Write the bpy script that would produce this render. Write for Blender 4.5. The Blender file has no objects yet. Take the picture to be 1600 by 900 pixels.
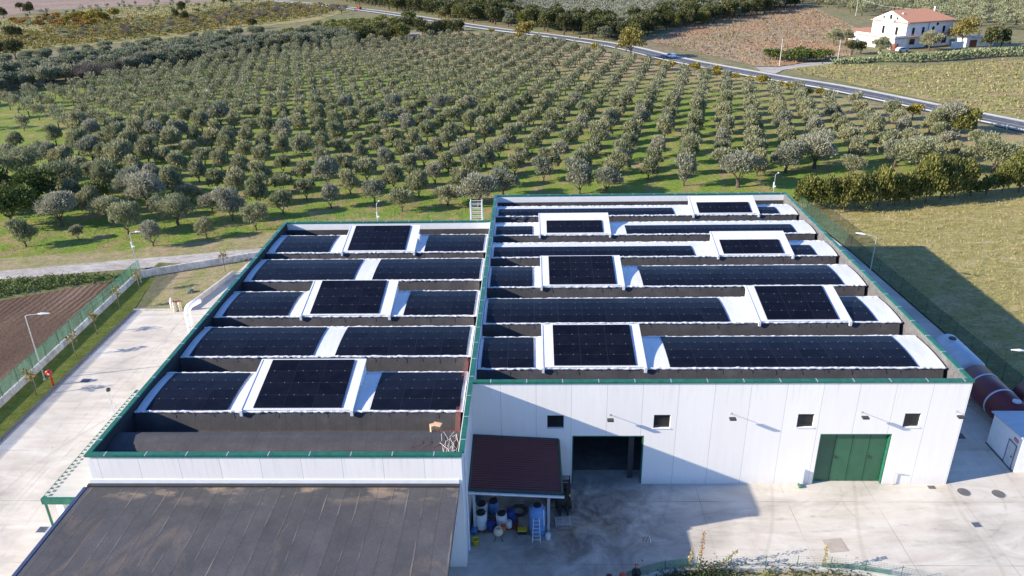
import bpy, math, random
import numpy as np
from mathutils import Matrix, Vector

# ------------------------------------------------------------------ camera, sky, sun, exposure
S = bpy.context.scene
COL = S.collection
CX, CY, CZ = 4.3156, -46.0635, 36.9522
FPX, PITCH, YAW, ROLL = 1204.1254, 0.4272, -0.0288, -0.0177
fw = Vector((math.sin(YAW)*math.cos(PITCH), math.cos(YAW)*math.cos(PITCH), -math.sin(PITCH)))
r0 = Vector((math.cos(YAW), -math.sin(YAW), 0)); u0 = r0.cross(fw)
RT = r0*math.cos(ROLL) + u0*math.sin(ROLL)
UP = -r0*math.sin(ROLL) + u0*math.cos(ROLL)
cam_d = bpy.data.cameras.new('camera')
cam_d.sensor_width = 36.0; cam_d.lens = 36.0*FPX/1600.0
cam_d.clip_start = 0.5; cam_d.clip_end = 6000
cam = bpy.data.objects.new('camera', cam_d); COL.objects.link(cam)
M = Matrix.Identity(4)
for i in range(3):
    M[i][0] = RT[i]; M[i][1] = UP[i]; M[i][2] = -fw[i]; M[i][3] = (CX, CY, CZ)[i]
cam.matrix_world = M
S.camera = cam

SUNV = Vector((-2.27, -0.56, 1.0)).normalized()          # towards the sun
world = bpy.data.worlds.new('World'); S.world = world; world.use_nodes = True
nt = world.node_tree; nt.nodes.clear()
wo = nt.nodes.new('ShaderNodeOutputWorld'); bg = nt.nodes.new('ShaderNodeBackground')
sk = nt.nodes.new('ShaderNodeTexSky'); sk.sky_type = 'NISHITA'; sk.sun_disc = False
sk.sun_elevation = math.asin(SUNV.z)
sk.sun_rotation = math.atan2(SUNV.x, SUNV.y) % (2*math.pi)
sk.altitude = 100; sk.air_density = 1.0; sk.dust_density = 0.1; sk.ozone_density = 4.0
bg.inputs['Strength'].default_value = 0.105
tint = nt.nodes.new('ShaderNodeMix'); tint.data_type = 'RGBA'; tint.blend_type = 'MULTIPLY'; tint.inputs[0].default_value = 1.0
tint.inputs[7].default_value = (0.92, 1.06, 1.36, 1)
nt.links.new(sk.outputs[0], tint.inputs[6]); nt.links.new(tint.outputs[2], bg.inputs[0]); nt.links.new(bg.outputs[0], wo.inputs[0])
sd = bpy.data.lights.new('sun', 'SUN'); sd.energy = 5.0; sd.angle = math.radians(0.5); sd.color = (1.0, 0.90, 0.74)
sun = bpy.data.objects.new('sun', sd); COL.objects.link(sun)
sun.rotation_euler = (-SUNV).to_track_quat('-Z', 'Y').to_euler()
S.view_settings.view_transform = 'Standard'; S.view_settings.look = 'None'
S.view_settings.gamma = 1.0; S.view_settings.exposure = 0.93
S.view_settings.use_curve_mapping = False
S.cycles.use_denoising = True
S.cycles.max_bounces = 6; S.cycles.diffuse_bounces = 3; S.cycles.glossy_bounces = 3; S.cycles.transparent_max_bounces = 6

def G(px, py, z=0.0):                                     # photo pixel -> point on a level plane
    d = fw*FPX + RT*(px-800.0) - UP*(py-450.0)
    t = (z-CZ)/d.z
    return (CX+d.x*t, CY+d.y*t)
def PX(x, y, z):
    d = Vector((x-CX, y-CY, z-CZ)); f = d.dot(fw)
    return 800+FPX*d.dot(RT)/f, 450-FPX*d.dot(UP)/f

# ------------------------------------------------------------------ materials
def new_mat(name):
    m = bpy.data.materials.new(name); m.use_nodes = True
    n = m.node_tree; b = n.nodes['Principled BSDF']
    return m, n, b
def N(n, t, **kw):
    x = n.nodes.new(t)
    for k, v in kw.items():
        if hasattr(x, k): setattr(x, k, v)
        else: x.inputs[k].default_value = v
    return x
def coords(n, scale=(1, 1, 1), rot=0.0, obj=False):
    mp = N(n, 'ShaderNodeMapping')
    mp.inputs['Scale'].default_value = scale; mp.inputs['Rotation'].default_value = (0, 0, rot)
    if obj:
        tc = N(n, 'ShaderNodeTexCoord'); n.links.new(tc.outputs['Object'], mp.inputs[0])
    else:
        g = N(n, 'ShaderNodeNewGeometry'); n.links.new(g.outputs['Position'], mp.inputs[0])
    return mp.outputs[0]
def noise(n, co, sc, det=4, rough=0.55, dist=0.0):
    x = N(n, 'ShaderNodeTexNoise'); x.inputs['Scale'].default_value = sc
    x.inputs['Detail'].default_value = det; x.inputs['Roughness'].default_value = rough
    x.inputs['Distortion'].default_value = dist
    n.links.new(co, x.inputs['Vector']); return x.outputs['Fac']
def ramp(n, f, stops):
    r = N(n, 'ShaderNodeValToRGB'); e = r.color_ramp.elements
    while len(e) < len(stops): e.new(0.5)
    for i, (p, c) in enumerate(stops):
        e[i].position = p; e[i].color = (c, c, c, 1) if not hasattr(c, '__len__') else (*c, 1)
    n.links.new(f, r.inputs[0]); return r.outputs[0]
def mix(n, f, a, b, mode='MIX'):
    x = N(n, 'ShaderNodeMix', data_type='RGBA', blend_type=mode)
    for k, v in ((0, f), (6, a), (7, b)):
        if hasattr(v, 'is_linked') or isinstance(v, bpy.types.NodeSocket): n.links.new(v, x.inputs[k])
        elif k == 0: x.inputs[0].default_value = v
        else: x.inputs[k].default_value = (*v, 1)
    return x.outputs[2]
def mth(n, op, a, b=None):
    x = N(n, 'ShaderNodeMath', operation=op)
    for k, v in ((0, a), (1, b)):
        if v is None: continue
        if isinstance(v, bpy.types.NodeSocket): n.links.new(v, x.inputs[k])
        else: x.inputs[k].default_value = v
    return x.outputs[0]
def xyz(n, co):
    s = N(n, 'ShaderNodeSeparateXYZ'); n.links.new(co, s.inputs[0]); return s.outputs
def bump(n, b, h, strength=0.3, dist=0.05):
    x = N(n, 'ShaderNodeBump'); x.inputs['Strength'].default_value = strength; x.inputs['Distance'].default_value = dist
    n.links.new(h, x.inputs['Height']); n.links.new(x.outputs[0], b.inputs['Normal'])
def plain(name, col, rough=0.6, metal=0.0, var=0.12, sc=2.0, bp=0.0, spec=0.5):
    m, n, b = new_mat(name)
    co = coords(n)
    f = noise(n, co, sc, 5)
    lo = tuple(c*(1-var) for c in col); hi = tuple(min(1, c*(1+var)) for c in col)
    n.links.new(ramp(n, f, [(0.3, lo), (0.7, hi)]), b.inputs['Base Color'])
    b.inputs['Roughness'].default_value = rough; b.inputs['Metallic'].default_value = metal
    b.inputs['Specular IOR Level'].default_value = spec
    if bp: bump(n, b, noise(n, co, sc*8, 3), bp, 0.02)
    return m
def two(name, stops, sc, rough=0.9, det=6, fine=None, bumpv=0.0, stretch=(1, 1, 1), rot=0.0, bdist=0.08):
    m, n, b = new_mat(name)
    co = coords(n, stretch, rot)
    f = noise(n, co, sc, det, 0.6, 0.3)
    c = ramp(n, f, stops)
    if fine:
        c = mix(n, 0.7, c, ramp(n, noise(n, co, fine, 5, 0.8), [(0.32, 0.25), (0.68, 0.75)]), 'OVERLAY')
        c = mix(n, 0.45, c, ramp(n, noise(n, co, fine*.3, 4, 0.7), [(0.35, 0.3), (0.65, 0.68)]), 'OVERLAY')
    n.links.new(c, b.inputs['Base Color']); b.inputs['Roughness'].default_value = rough
    b.inputs['Specular IOR Level'].default_value = 0.15
    if bumpv: bump(n, b, noise(n, co, fine or sc*6, 4, 0.7), bumpv, bdist)
    return m

MT = {}
MT['green'] = plain('green_painted_metal', (0.022, 0.135, 0.085), 0.33, 0.0, 0.25, 3.0)
MT['green_dark'] = plain('dark_green_door_paint', (0.03, 0.115, 0.062), 0.45, 0.0, 0.12, 1.0)
MT['white'] = plain('white_paint', (0.78, 0.78, 0.77), 0.5, 0, 0.05)
MT['white_metal'] = plain('white_coated_metal', (0.72, 0.74, 0.76), 0.35, 0, 0.06)
MT['galv'] = plain('galvanised_steel', (0.55, 0.57, 0.58), 0.4, 0.5, 0.1, 4)
MT['black'] = plain('black_rubber', (0.02, 0.02, 0.02), 0.7)
MT['darkmetal'] = plain('dark_metal', (0.05, 0.05, 0.055), 0.5, 0.3)
MT['glass'] = plain('dark_window_glass', (0.015, 0.018, 0.02), 0.08, 0, 0.05)
MT['red'] = plain('red_paint', (0.45, 0.02, 0.02), 0.4)
MT['blue'] = plain('blue_plastic', (0.02, 0.055, 0.22), 0.4)
MT['tankblue'] = plain('pale_blue_plastic', (0.13, 0.28, 0.55), 0.45, 0, 0.12)
MT['drumwhite'] = plain('white_plastic', (0.66, 0.68, 0.68), 0.5, 0, 0.1)
MT['yellow'] = plain('yellow_plastic', (0.6, 0.5, 0.03), 0.5)
MT['orange'] = plain('orange_plastic', (0.6, 0.14, 0.04), 0.5)
MT['cream'] = plain('cream_plastic', (0.65, 0.55, 0.4), 0.6)
MT['wood'] = plain('weathered_wood', (0.32, 0.26, 0.19), 0.8, 0, 0.25, 6)
MT['card'] = plain('light_timber', (0.65, 0.42, 0.25), 0.8, 0, 0.15, 6)
MT['bark'] = plain('bark', (0.10, 0.075, 0.055), 0.9, 0, 0.3, 5)
MT['concrete_kerb'] = plain('pale_concrete', (0.5, 0.48, 0.44), 0.85, 0, 0.18, 1.5)
MT['kerb_dark'] = plain('dark_kerb_stone', (0.13, 0.125, 0.12), 0.9, 0, 0.2, 1.5)
MT['maroon'] = plain('maroon_tank_paint', (0.13, 0.018, 0.02), 0.4, 0, 0.2, 1.2)
MT['tankwhite'] = plain('pale_tank_paint', (0.50, 0.55, 0.6), 0.45, 0, 0.1, 1.2)
MT['cable_red'] = plain('red_cable', (0.35, 0.06, 0.05), 0.6)
MT['cable_white'] = plain('white_cable', (0.6, 0.55, 0.5), 0.6)
MT['lead'] = plain('dull_alloy', (0.24, 0.24, 0.25), 0.5, 0.2)
MT['skin'] = plain('skin', (0.35, 0.18, 0.12), 0.6)
MT['jacket'] = plain('dark_jacket', (0.02, 0.022, 0.03), 0.85)
MT['hair'] = plain('dark_hair', (0.03, 0.015, 0.01), 0.8)
MT['tarp'] = plain('blue_tarpaulin', (0.06, 0.12, 0.28), 0.5, 0, 0.3, 3, 0.4)

H_TOP = 8.74
def m_facade(name, off):                                   # precast panels, open joint every 2.49 m
    m, n, b = new_mat(name); co = coords(n); X = xyz(n, co)
    t = mth(n, 'FRACT', mth(n, 'DIVIDE', mth(n, 'ADD', X[0], 100*2.49-off), 2.49))
    line = mth(n, 'MULTIPLY', mth(n, 'LESS_THAN', t, 0.0115), 0.6)
    pid = mth(n, 'FLOOR', mth(n, 'DIVIDE', mth(n, 'ADD', X[0], 100*2.49-off), 2.49))
    wn = N(n, 'ShaderNodeTexWhiteNoise', noise_dimensions='1D'); n.links.new(pid, wn.inputs['W'])
    tone = ramp(n, wn.outputs['Value'], [(0, (0.85, 0.81, 0.765)), (1, (0.89, 0.85, 0.80))])
    st = noise(n, coords(n, (1.2, 1.2, 0.12)), 2.2, 6, 0.6)
    c = mix(n, 0.13, tone, ramp(n, st, [(0.3, (0.55, 0.55, 0.54)), (0.62, (0.85, 0.86, 0.88))]), 'MULTIPLY')
    low = N(n, 'ShaderNodeMapRange'); low.inputs['From Min'].default_value = 0.0; low.inputs['From Max'].default_value = 0.9
    low.inputs['To Min'].default_value = 0.4; low.inputs['To Max'].default_value = 0.0
    n.links.new(X[2], low.inputs['Value'])
    c = mix(n, mth(n, 'MULTIPLY', low.outputs[0], noise(n, co, 1.4, 5)), c, (0.35, 0.29, 0.22))
    top = N(n, 'ShaderNodeMapRange'); top.inputs['From Min'].default_value = H_TOP-2.2; top.inputs['From Max'].default_value = H_TOP
    top.inputs['To Min'].default_value = 0.0; top.inputs['To Max'].default_value = 0.5; n.links.new(X[2], top.inputs['Value'])
    stk = ramp(n, noise(n, coords(n, (5, 5, 0.15)), 1.3, 5, 0.7), [(0.52, 0.0), (0.68, 1.0)])
    c = mix(n, mth(n, 'MULTIPLY', top.outputs[0], stk), c, (0.52, 0.52, 0.50))
    c = mix(n, line, c, (0.25, 0.26, 0.28))
    n.links.new(c, b.inputs['Base Color']); b.inputs['Roughness'].default_value = 0.75
    b.inputs['Specular IOR Level'].default_value = 0.25
    return m
MT['facadeB'] = m_facade('white_precast_panels', 2.04)
MT['facadeA'] = m_facade('white_precast_panels_west', -19.7)
MT['inner'] = two('grey_parapet_lining', [(0.3, (0.12, 0.118, 0.12)), (0.7, (0.165, 0.158, 0.158))], 0.6, 0.9, 5, 9, 0.1)

def m_bitumen():
    m, n, b = new_mat('bitumen_roll_roofing'); co = coords(n); X = xyz(n, co)
    f = noise(n, co, 0.7, 6, 0.6)
    c = ramp(n, f, [(0.25, (0.052, 0.050, 0.054)), (0.55, (0.072, 0.069, 0.073)), (0.8, (0.105, 0.10, 0.102))])
    t = mth(n, 'FRACT', mth(n, 'DIVIDE', mth(n, 'ADD', X[0], 200.0), 1.02))
    line = mth(n, 'MULTIPLY', mth(n, 'LESS_THAN', t, 0.035), 0.45)
    c = mix(n, line, c, (0.03, 0.03, 0.032))
    c = mix(n, 0.5, c, ramp(n, noise(n, co, 14, 4, 0.7), [(0.3, 0.3), (0.7, 0.7)]), 'OVERLAY')
    n.links.new(c, b.inputs['Base Color']); b.inputs['Roughness'].default_value = 0.85
    b.inputs['Specular IOR Level'].default_value = 0.3
    bump(n, b, noise(n, co, 5, 5, 0.7), 0.25, 0.02)
    return m
MT['bitumen'] = m_bitumen()

def m_annex():
    m, n, b = new_mat('felted_flat_roof'); co = coords(n); X = xyz(n, co)
    wob = noise(n, coords(n, (1, .35, 1)), 0.6, 3)
    xx = mth(n, 'ADD', X[0], mth(n, 'MULTIPLY', wob, 0.25))
    t = mth(n, 'FRACT', mth(n, 'DIVIDE', mth(n, 'ADD', xx, 200.0), 0.98))
    pid = mth(n, 'FLOOR', mth(n, 'DIVIDE', mth(n, 'ADD', xx, 200.0), 0.98))
    wn = N(n, 'ShaderNodeTexWhiteNoise', noise_dimensions='1D'); n.links.new(pid, wn.inputs['W'])
    c = ramp(n, noise(n, co, 0.5, 7, 0.62), [(0.3, (0.060, 0.060, 0.066)), (0.7, (0.094, 0.091, 0.096))])
    c = mix(n, 0.35, c, ramp(n, wn.outputs['Value'], [(0, 0.38), (1, 0.62)]), 'OVERLAY')
    # dried silt in shallow puddle marks
    d = noise(n, coords(n, (0.8, 0.45, 1), 0.3), 0.42, 6, 0.6, 0.8)
    silt = ramp(n, d, [(0.58, 0.0), (0.78, 0.55)])
    c = mix(n, silt, c, (0.24, 0.175, 0.125))
    near = N(n, 'ShaderNodeMapRange'); near.inputs['From Min'].default_value = -10.3; near.inputs['From Max'].default_value = -8.3
    n.links.new(X[1], near.inputs['Value'])
    d2 = ramp(n, noise(n, coords(n, (0.45, 0.9, 1)), 1.0, 5, 0.6), [(0.5, 0.0), (0.62, 0.75)])
    c = mix(n, mth(n, 'MULTIPLY', d2, near.outputs[0]), c, (0.42, 0.31, 0.21))
    line = mth(n, 'LESS_THAN', t, 0.045)
    c = mix(n, mth(n, 'MULTIPLY', line, 0.5), c, (0.03, 0.03, 0.033))
    l2 = mth(n, 'MULTIPLY', mth(n, 'GREATER_THAN', t, 0.93), ramp(n, noise(n, coords(n, (2, .3, 1)), 1.2, 4), [(0.5, 0.0), (0.7, 0.7)]))
    c = mix(n, l2, c, (0.26, 0.23, 0.2))
    c = mix(n, 0.6, c, ramp(n, noise(n, co, 16, 5, 0.75), [(0.3, 0.3), (0.7, 0.7)]), 'OVERLAY')
    n.links.new(c, b.inputs['Base Color']); b.inputs['Roughness'].default_value = 0.85
    b.inputs['Specular IOR Level'].default_value = 0.3
    hh = mth(n, 'ADD', mth(n, 'MULTIPLY', mth(n, 'LESS_THAN', t, 0.09), 0.5), noise(n, co, 4, 5, 0.7))
    bump(n, b, hh, 0.4, 0.03)
    return m
MT['annex'] = m_annex()

def m_sheet(name, axis=0, col=(0.76, 0.755, 0.77), pitch=0.12, rough=0.38):
    m, n, b = new_mat(name); co = coords(n); X = xyz(n, co)
    t = mth(n, 'FRACT', mth(n, 'DIVIDE', mth(n, 'ADD', X[axis], 300.0), pitch))
    h = mth(n, 'ABSOLUTE', mth(n, 'SUBTRACT', t, 0.5))
    dirt = noise(n, coords(n, (1.5, 0.4, 1) if axis == 0 else (0.4, 1.5, 1)), 1.6, 6, 0.6)
    c = mix(n, 0.3, col, ramp(n, dirt, [(0.3, (0.6, 0.6, 0.6)), (0.6, (1, 1, 1))]), 'MULTIPLY')
    n.links.new(c, b.inputs['Base Color']); b.inputs['Roughness'].default_value = rough
    b.inputs['Metallic'].default_value = 0.0
    bump(n, b, h, 0.3, 0.03)
    return m
MT['sheet'] = m_sheet('white_corrugated_sheet')
MT['sheet_side'] = plain('white_flashing', (0.66, 0.68, 0.71), 0.4, 0, 0.08)
MT['lining'] = plain('white_sheet_lining', (0.84, 0.83, 0.82), 0.5, 0, 0.05)
MT['tiles'] = m_sheet('maroon_ribbed_sheet', 1, (0.135, 0.042, 0.040), 0.21, 0.55)
MT['cabinroof'] = m_sheet('pale_blue_ribbed_roof', 1, (0.42, 0.48, 0.55), 0.25, 0.45)

def m_pv(name, base, rough):
    m, n, b = new_mat(name); co = coords(n); X = xyz(n, co)
    d = ramp(n, noise(n, co, 1.2, 6, 0.65, 0.4), [(0.45, 0.0), (0.8, 0.35)])
    c = mix(n, d, base, (0.022, 0.025, 0.036))
    oi = N(n, 'ShaderNodeObjectInfo')
    c = mix(n, mth(n, 'MULTIPLY', oi.outputs['Random'], 0.35), c, (0.014, 0.017, 0.030))
    n.links.new(c, b.inputs['Base Color'])
    r = ramp(n, noise(n, co, 3.0, 4), [(0.3, rough), (0.7, rough+0.12)])
    n.links.new(r, b.inputs['Roughness'])
    b.inputs['Specular IOR Level'].default_value = 0.09
    b.inputs['Coat Weight'].default_value = 0.0
    return m
MT['pv'] = m_pv('solar_cells', (0.0040, 0.0045, 0.010), 0.25)
MT['pvframe'] = plain('black_panel_frame', (0.022, 0.024, 0.034), 0.4, 0, 0.05)

def m_concrete():
    m, n, b = new_mat('stained_concrete_yard'); co = coords(n); X = xyz(n, co)
    c = ramp(n, noise(n, co, 0.22, 7, 0.6, 0.5), [(0.28, (0.44, 0.405, 0.35)), (0.5, (0.57, 0.525, 0.455)), (0.72, (0.66, 0.61, 0.535))])
    # cloudy wash marks, drawn out across the yard
    c = mix(n, 0.55, c, ramp(n, noise(n, coords(n, (0.5, 1.6, 1), 0.15), 0.35, 7, 0.65, 1.2), [(0.35, 0.36), (0.65, 0.6)]), 'OVERLAY')
    # dark oily traffic stains by the open door, plus painted shade under the canopy
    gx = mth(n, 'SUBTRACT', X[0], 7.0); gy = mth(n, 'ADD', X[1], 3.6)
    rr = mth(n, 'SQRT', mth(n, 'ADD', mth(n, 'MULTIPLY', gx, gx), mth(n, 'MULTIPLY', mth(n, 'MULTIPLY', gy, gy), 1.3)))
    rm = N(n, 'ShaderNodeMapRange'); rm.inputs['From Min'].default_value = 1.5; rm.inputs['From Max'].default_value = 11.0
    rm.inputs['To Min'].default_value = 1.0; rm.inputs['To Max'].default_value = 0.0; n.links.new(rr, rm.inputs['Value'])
    oil_shade = mth(n, 'MULTIPLY', rm.outputs[0], ramp(n, noise(n, co, 0.55, 6, 0.65, 0.7), [(0.3, 0.15), (0.62, 1.0)]))
    c = mix(n, oil_shade, c, (0.085, 0.078, 0.07))
    # tan run-off
    tan = ramp(n, noise(n, coords(n, (1, 1.2, 1), 0.6), 0.16, 5, 0.6, 1.0), [(0.58, 0.0), (0.75, 0.45)])
    c = mix(n, tan, c, (0.42, 0.33, 0.22))
    # slab joints
    jx = mth(n, 'FRACT', mth(n, 'DIVIDE', mth(n, 'ADD', X[0], 300.0), 6.2)); jy = mth(n, 'FRACT', mth(n, 'DIVIDE', mth(n, 'ADD', X[1], 300.9), 6.1))
    j = mth(n, 'MAXIMUM', mth(n, 'LESS_THAN', jx, 0.006), mth(n, 'LESS_THAN', jy, 0.009))
    c = mix(n, mth(n, 'MULTIPLY', j, ramp(n, noise(n, co, 0.4, 3), [(0.4, 0.15), (0.6, 0.75)])), c, (0.19, 0.17, 0.15))
    # hairline tyre arcs
    wv = N(n, 'ShaderNodeTexWave', wave_type='RINGS', rings_direction='Z'); wv.inputs['Scale'].default_value = 0.045
    wv.inputs['Distortion'].default_value = 6; wv.inputs['Detail'].default_value = 2; wv.inputs['Detail Scale'].default_value = 0.6
    n.links.new(coords(n), wv.inputs['Vector'])
    c = mix(n, ramp(n, wv.outputs['Fac'], [(0.0, 0.22), (0.008, 0.0)]), c, (0.28, 0.25, 0.22))
    sp = ramp(n, noise(n, co, 1.9, 3, 0.5), [(0.70, 0.0), (0.76, 0.5)])
    c = mix(n, sp, c, (0.20, 0.18, 0.16))
    c = mix(n, 0.35, c, ramp(n, noise(n, co, 18, 4, 0.7), [(0.3, 0.35), (0.7, 0.65)]), 'OVERLAY')
    n.links.new(c, b.inputs['Base Color']); b.inputs['Roughness'].default_value = 0.88
    b.inputs['Specular IOR Level'].default_value = 0.25
    bump(n, b, noise(n, co, 6, 5, 0.7), 0.12, 0.03)
    return m
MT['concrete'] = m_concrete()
ROWANG = math.atan2(1.65, 6.9)                             # olive rows lean east of north
def m_grove():
    m, n, b = new_mat('grove_grass_and_soil'); co = coords(n)
    big = noise(n, co, 0.018, 3, 0.5)
    g = ramp(n, noise(n, co, 0.28, 7, 0.65, 0.5), [(0.36, (0.36, 0.26, 0.14)), (0.45, (0.25, 0.26, 0.07)), (0.56, (0.17, 0.25, 0.042)), (0.72, (0.20, 0.285, 0.05))])
    X = xyz(n, co)
    # tilled bare lines beside the rows
    rc = coords(n, (1, 1, 1), ROWANG); R_ = xyz(n, rc)
    t = mth(n, 'FRACT', mth(n, 'DIVIDE', mth(n, 'ADD', mth(n, 'ADD', R_[0], mth(n, 'MULTIPLY', noise(n, co, .2, 2), 1.6)), 500.0), 5.72))
    line = mth(n, 'MULTIPLY', ramp(n, mth(n, 'ABSOLUTE', mth(n, 'SUBTRACT', t, 0.5)), [(0.0, 0.9), (0.16, 0.0)]), ramp(n, noise(n, co, 0.09, 3), [(0.4, 0.15), (0.6, 0.85)]))
    g = mix(n, line, g, (0.29, 0.205, 0.125))
    # ground turns bare towards the road and in the east
    e = N(n, 'ShaderNodeMapRange'); e.inputs['From Min'].default_value = 40; e.inputs['From Max'].default_value = 95
    n.links.new(mth(n, 'ADD', X[0], mth(n, 'MULTIPLY', mth(n, 'SUBTRACT', big, 0.5), 110.0)), e.inputs['Value'])
    e2 = N(n, 'ShaderNodeMapRange'); e2.inputs['From Min'].default_value = 165; e2.inputs['From Max'].default_value = 225
    n.links.new(mth(n, 'ADD', X[1], mth(n, 'MULTIPLY', X[0], 0.55)), e2.inputs['Value'])
    bare = mth(n, 'MAXIMUM', mth(n, 'MULTIPLY', e.outputs[0], 0.8), mth(n, 'MULTIPLY', e2.outputs[0], 0.9))
    bare = mth(n, 'MULTIPLY', bare, ramp(n, noise(n, co, 0.15, 5, 0.6), [(0.3, 0.35), (0.6, 1.0)]))
    g = mix(n, bare, g, (0.42, 0.29, 0.18))
    g = mix(n, 0.65, g, ramp(n, noise(n, co, 3.2, 5, 0.75), [(0.3, 0.28), (0.7, 0.7)]), 'OVERLAY')
    n.links.new(g, b.inputs['Base Color']); b.inputs['Roughness'].default_value = 0.95; b.inputs['Specular IOR Level'].default_value = 0.1
    bump(n, b, noise(n, co, 2.2, 5, 0.75), 0.8, 0.18)
    return m
MT['grove'] = m_grove()
MT['base'] = two('dry_countryside', [(0.3, (0.24, 0.18, 0.11)), (0.5, (0.22, 0.20, 0.10)), (0.7, (0.17, 0.19, 0.075))], 0.03, fine=0.8, bumpv=0.6, bdist=0.3)
MT['meadow'] = two('rough_dry_meadow', [(0.28, (0.43, 0.34, 0.19)), (0.42, (0.38, 0.32, 0.135)), (0.54, (0.30, 0.265, 0.09)), (0.64, (0.40, 0.32, 0.14)), (0.78, (0.45, 0.34, 0.21))], 0.2, fine=2.6, bumpv=0.9, stretch=(1, 1.8, 1), rot=0.5, bdist=0.14)
MT['lawn'] = two('short_green_grass', [(0.3, (0.15, 0.18, 0.03)), (0.6, (0.24, 0.26, 0.05)), (0.8, (0.28, 0.25, 0.09))], 0.7, fine=7, bumpv=0.7)
MT['rough_grass'] = two('patchy_grass', [(0.3, (0.36, 0.27, 0.17)), (0.5, (0.30, 0.26, 0.13)), (0.7, (0.20, 0.225, 0.06))], 0.45, fine=4, bumpv=0.7)
MT['track'] = two('gravel_track', [(0.3, (0.36, 0.32, 0.28)), (0.7, (0.50, 0.46, 0.42))], 0.5, fine=5, bumpv=0.3, stretch=(.4, 1, 1))
MT['weeds'] = two('weedy_verge', [(0.3, (0.20, 0.17, 0.09)), (0.6, (0.12, 0.15, 0.04))], 0.5, fine=3, bumpv=0.8)
MT['brownfield'] = two('dry_reddish_field', [(0.3, (0.42, 0.21, 0.12)), (0.42, (0.38, 0.25, 0.145)), (0.55, (0.33, 0.26, 0.165)), (0.68, (0.26, 0.215, 0.10))], 0.05, fine=0.9, bumpv=0.8, stretch=(1, .5, 1), rot=0.5, bdist=0.3)
MT['weedfield'] = two('weedy_ploughed_field', [(0.3, (0.38, 0.255, 0.155)), (0.47, (0.33, 0.27, 0.12)), (0.6, (0.27, 0.27, 0.08)), (0.66, (0.40, 0.29, 0.16))], 0.16, fine=0.9, bumpv=0.8, stretch=(.5, 1.6, 1), rot=-0.55, bdist=0.3)
MT['purplefield'] = two('bare_mauve_soil', [(0.3, (0.27, 0.19, 0.15)), (0.7, (0.35, 0.26, 0.19))], 0.03, fine=0.5, bumpv=0.5)
MT['drygrass'] = two('yellowed_pasture', [(0.3, (0.38, 0.27, 0.15)), (0.45, (0.34, 0.28, 0.12)), (0.58, (0.25, 0.25, 0.08)), (0.7, (0.36, 0.27, 0.14))], 0.05, fine=0.6, bumpv=0.7, bdist=0.3)
MT['asphalt'] = two('asphalt', [(0.3, (0.10, 0.105, 0.115)), (0.7, (0.135, 0.138, 0.15))], 0.3, fine=4, stretch=(1, .4, 1))
MT['roadwhite'] = plain('road_line_paint', (0.68, 0.68, 0.66), 0.7, 0, 0.12, 0.5)
MT['gutter'] = plain('concrete_gutter', (0.60, 0.57, 0.52), 0.85, 0, 0.12, 0.4)
MT['plain_wall'] = two('weathered_white_wall', [(0.3, (0.42, 0.41, 0.40)), (0.6, (0.6, 0.59, 0.57))], 0.5, fine=3, stretch=(1, 1, .5))
def m_plough():
    m, n, b = new_mat('ploughed_soil'); co = coords(n)
    rc = coords(n, (1, 1, 1), 0.02); R_ = xyz(n, rc)
    wob = mth(n, 'ADD', R_[0], mth(n, 'MULTIPLY', noise(n, co, 0.04, 4), 4.0))
    s = mth(n, 'SINE', mth(n, 'MULTIPLY', wob, 2*math.pi/0.72))
    f = noise(n, coords(n, (1, .25, 1)), 0.14, 5, 0.6)
    c = ramp(n, f, [(0.3, (0.09, 0.056, 0.04)), (0.5, (0.135, 0.088, 0.062)), (0.7, (0.20, 0.135, 0.10))])
    c = mix(n, 0.6, c, ramp(n, noise(n, co, 3.5, 5, 0.75), [(0.3, 0.3), (0.7, 0.68)]), 'OVERLAY')
    n.links.new(c, b.inputs['Base Color']); b.inputs['Roughness'].default_value = 0.95; b.inputs['Specular IOR Level'].default_value = 0.1
    h = mth(n, 'ADD', mth(n, 'MULTIPLY', s, mth(n, 'MULTIPLY', ramp(n, noise(n, co, 0.05, 3), [(0.45, 0.0), (0.65, 1.0)]), 0.25)), noise(n, co, 2.5, 5, 0.75))
    bump(n, b, h, 0.9, 0.12)
    return m
MT['plough'] = m_plough()

def m_leaf(name, a, bcol, c3, rough=0.6, trans=0.15):
    m, n, b = new_mat(name)
    g = N(n, 'ShaderNodeNewGeometry'); oi = N(n, 'ShaderNodeObjectInfo')
    c = ramp(n, g.outputs['Random Per Island'], [(0.0, a), (0.5, bcol), (1.0, c3)])
    tone = ramp(n, oi.outputs['Random'], [(0, (0.84, 0.88, 0.82)), (0.5, (1.0, 1.0, 1.0)), (1, (1.22, 1.16, 1.15))])
    cl = noise(n, coords(n), 0.9, 2)
    c = mix(n, 1.0, c, tone, 'MULTIPLY')
    c = mix(n, 0.7, c, ramp(n, cl, [(0.3, (0.72, 0.74, 0.72)), (0.7, (1.2, 1.18, 1.15))]), 'MULTIPLY')
    n.links.new(c, b.inputs['Base Color']); b.inputs['Roughness'].default_value = rough
    b.inputs['Specular IOR Level'].default_value = 0.25
    tr = N(n, 'ShaderNodeBsdfTranslucent'); n.links.new(c, tr.inputs['Color'])
    ms = N(n, 'ShaderNodeMixShader'); ms.inputs[0].default_value = trans
    n.links.new(b.outputs[0], ms.inputs[1]); n.links.new(tr.outputs[0], ms.inputs[2])
    n.links.new(ms.outputs[0], n.nodes['Material Output'].inputs['Surface'])
    return m
MT['olive'] = m_leaf('olive_leaves', (0.22, 0.232, 0.125), (0.30, 0.305, 0.175), (0.38, 0.375, 0.235), 0.7, 0.3)
MT['olivefar'] = m_leaf('distant_olive_leaves', (0.185, 0.198, 0.11), (0.26, 0.265, 0.16), (0.34, 0.33, 0.22), 0.7, 0.28)
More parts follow.
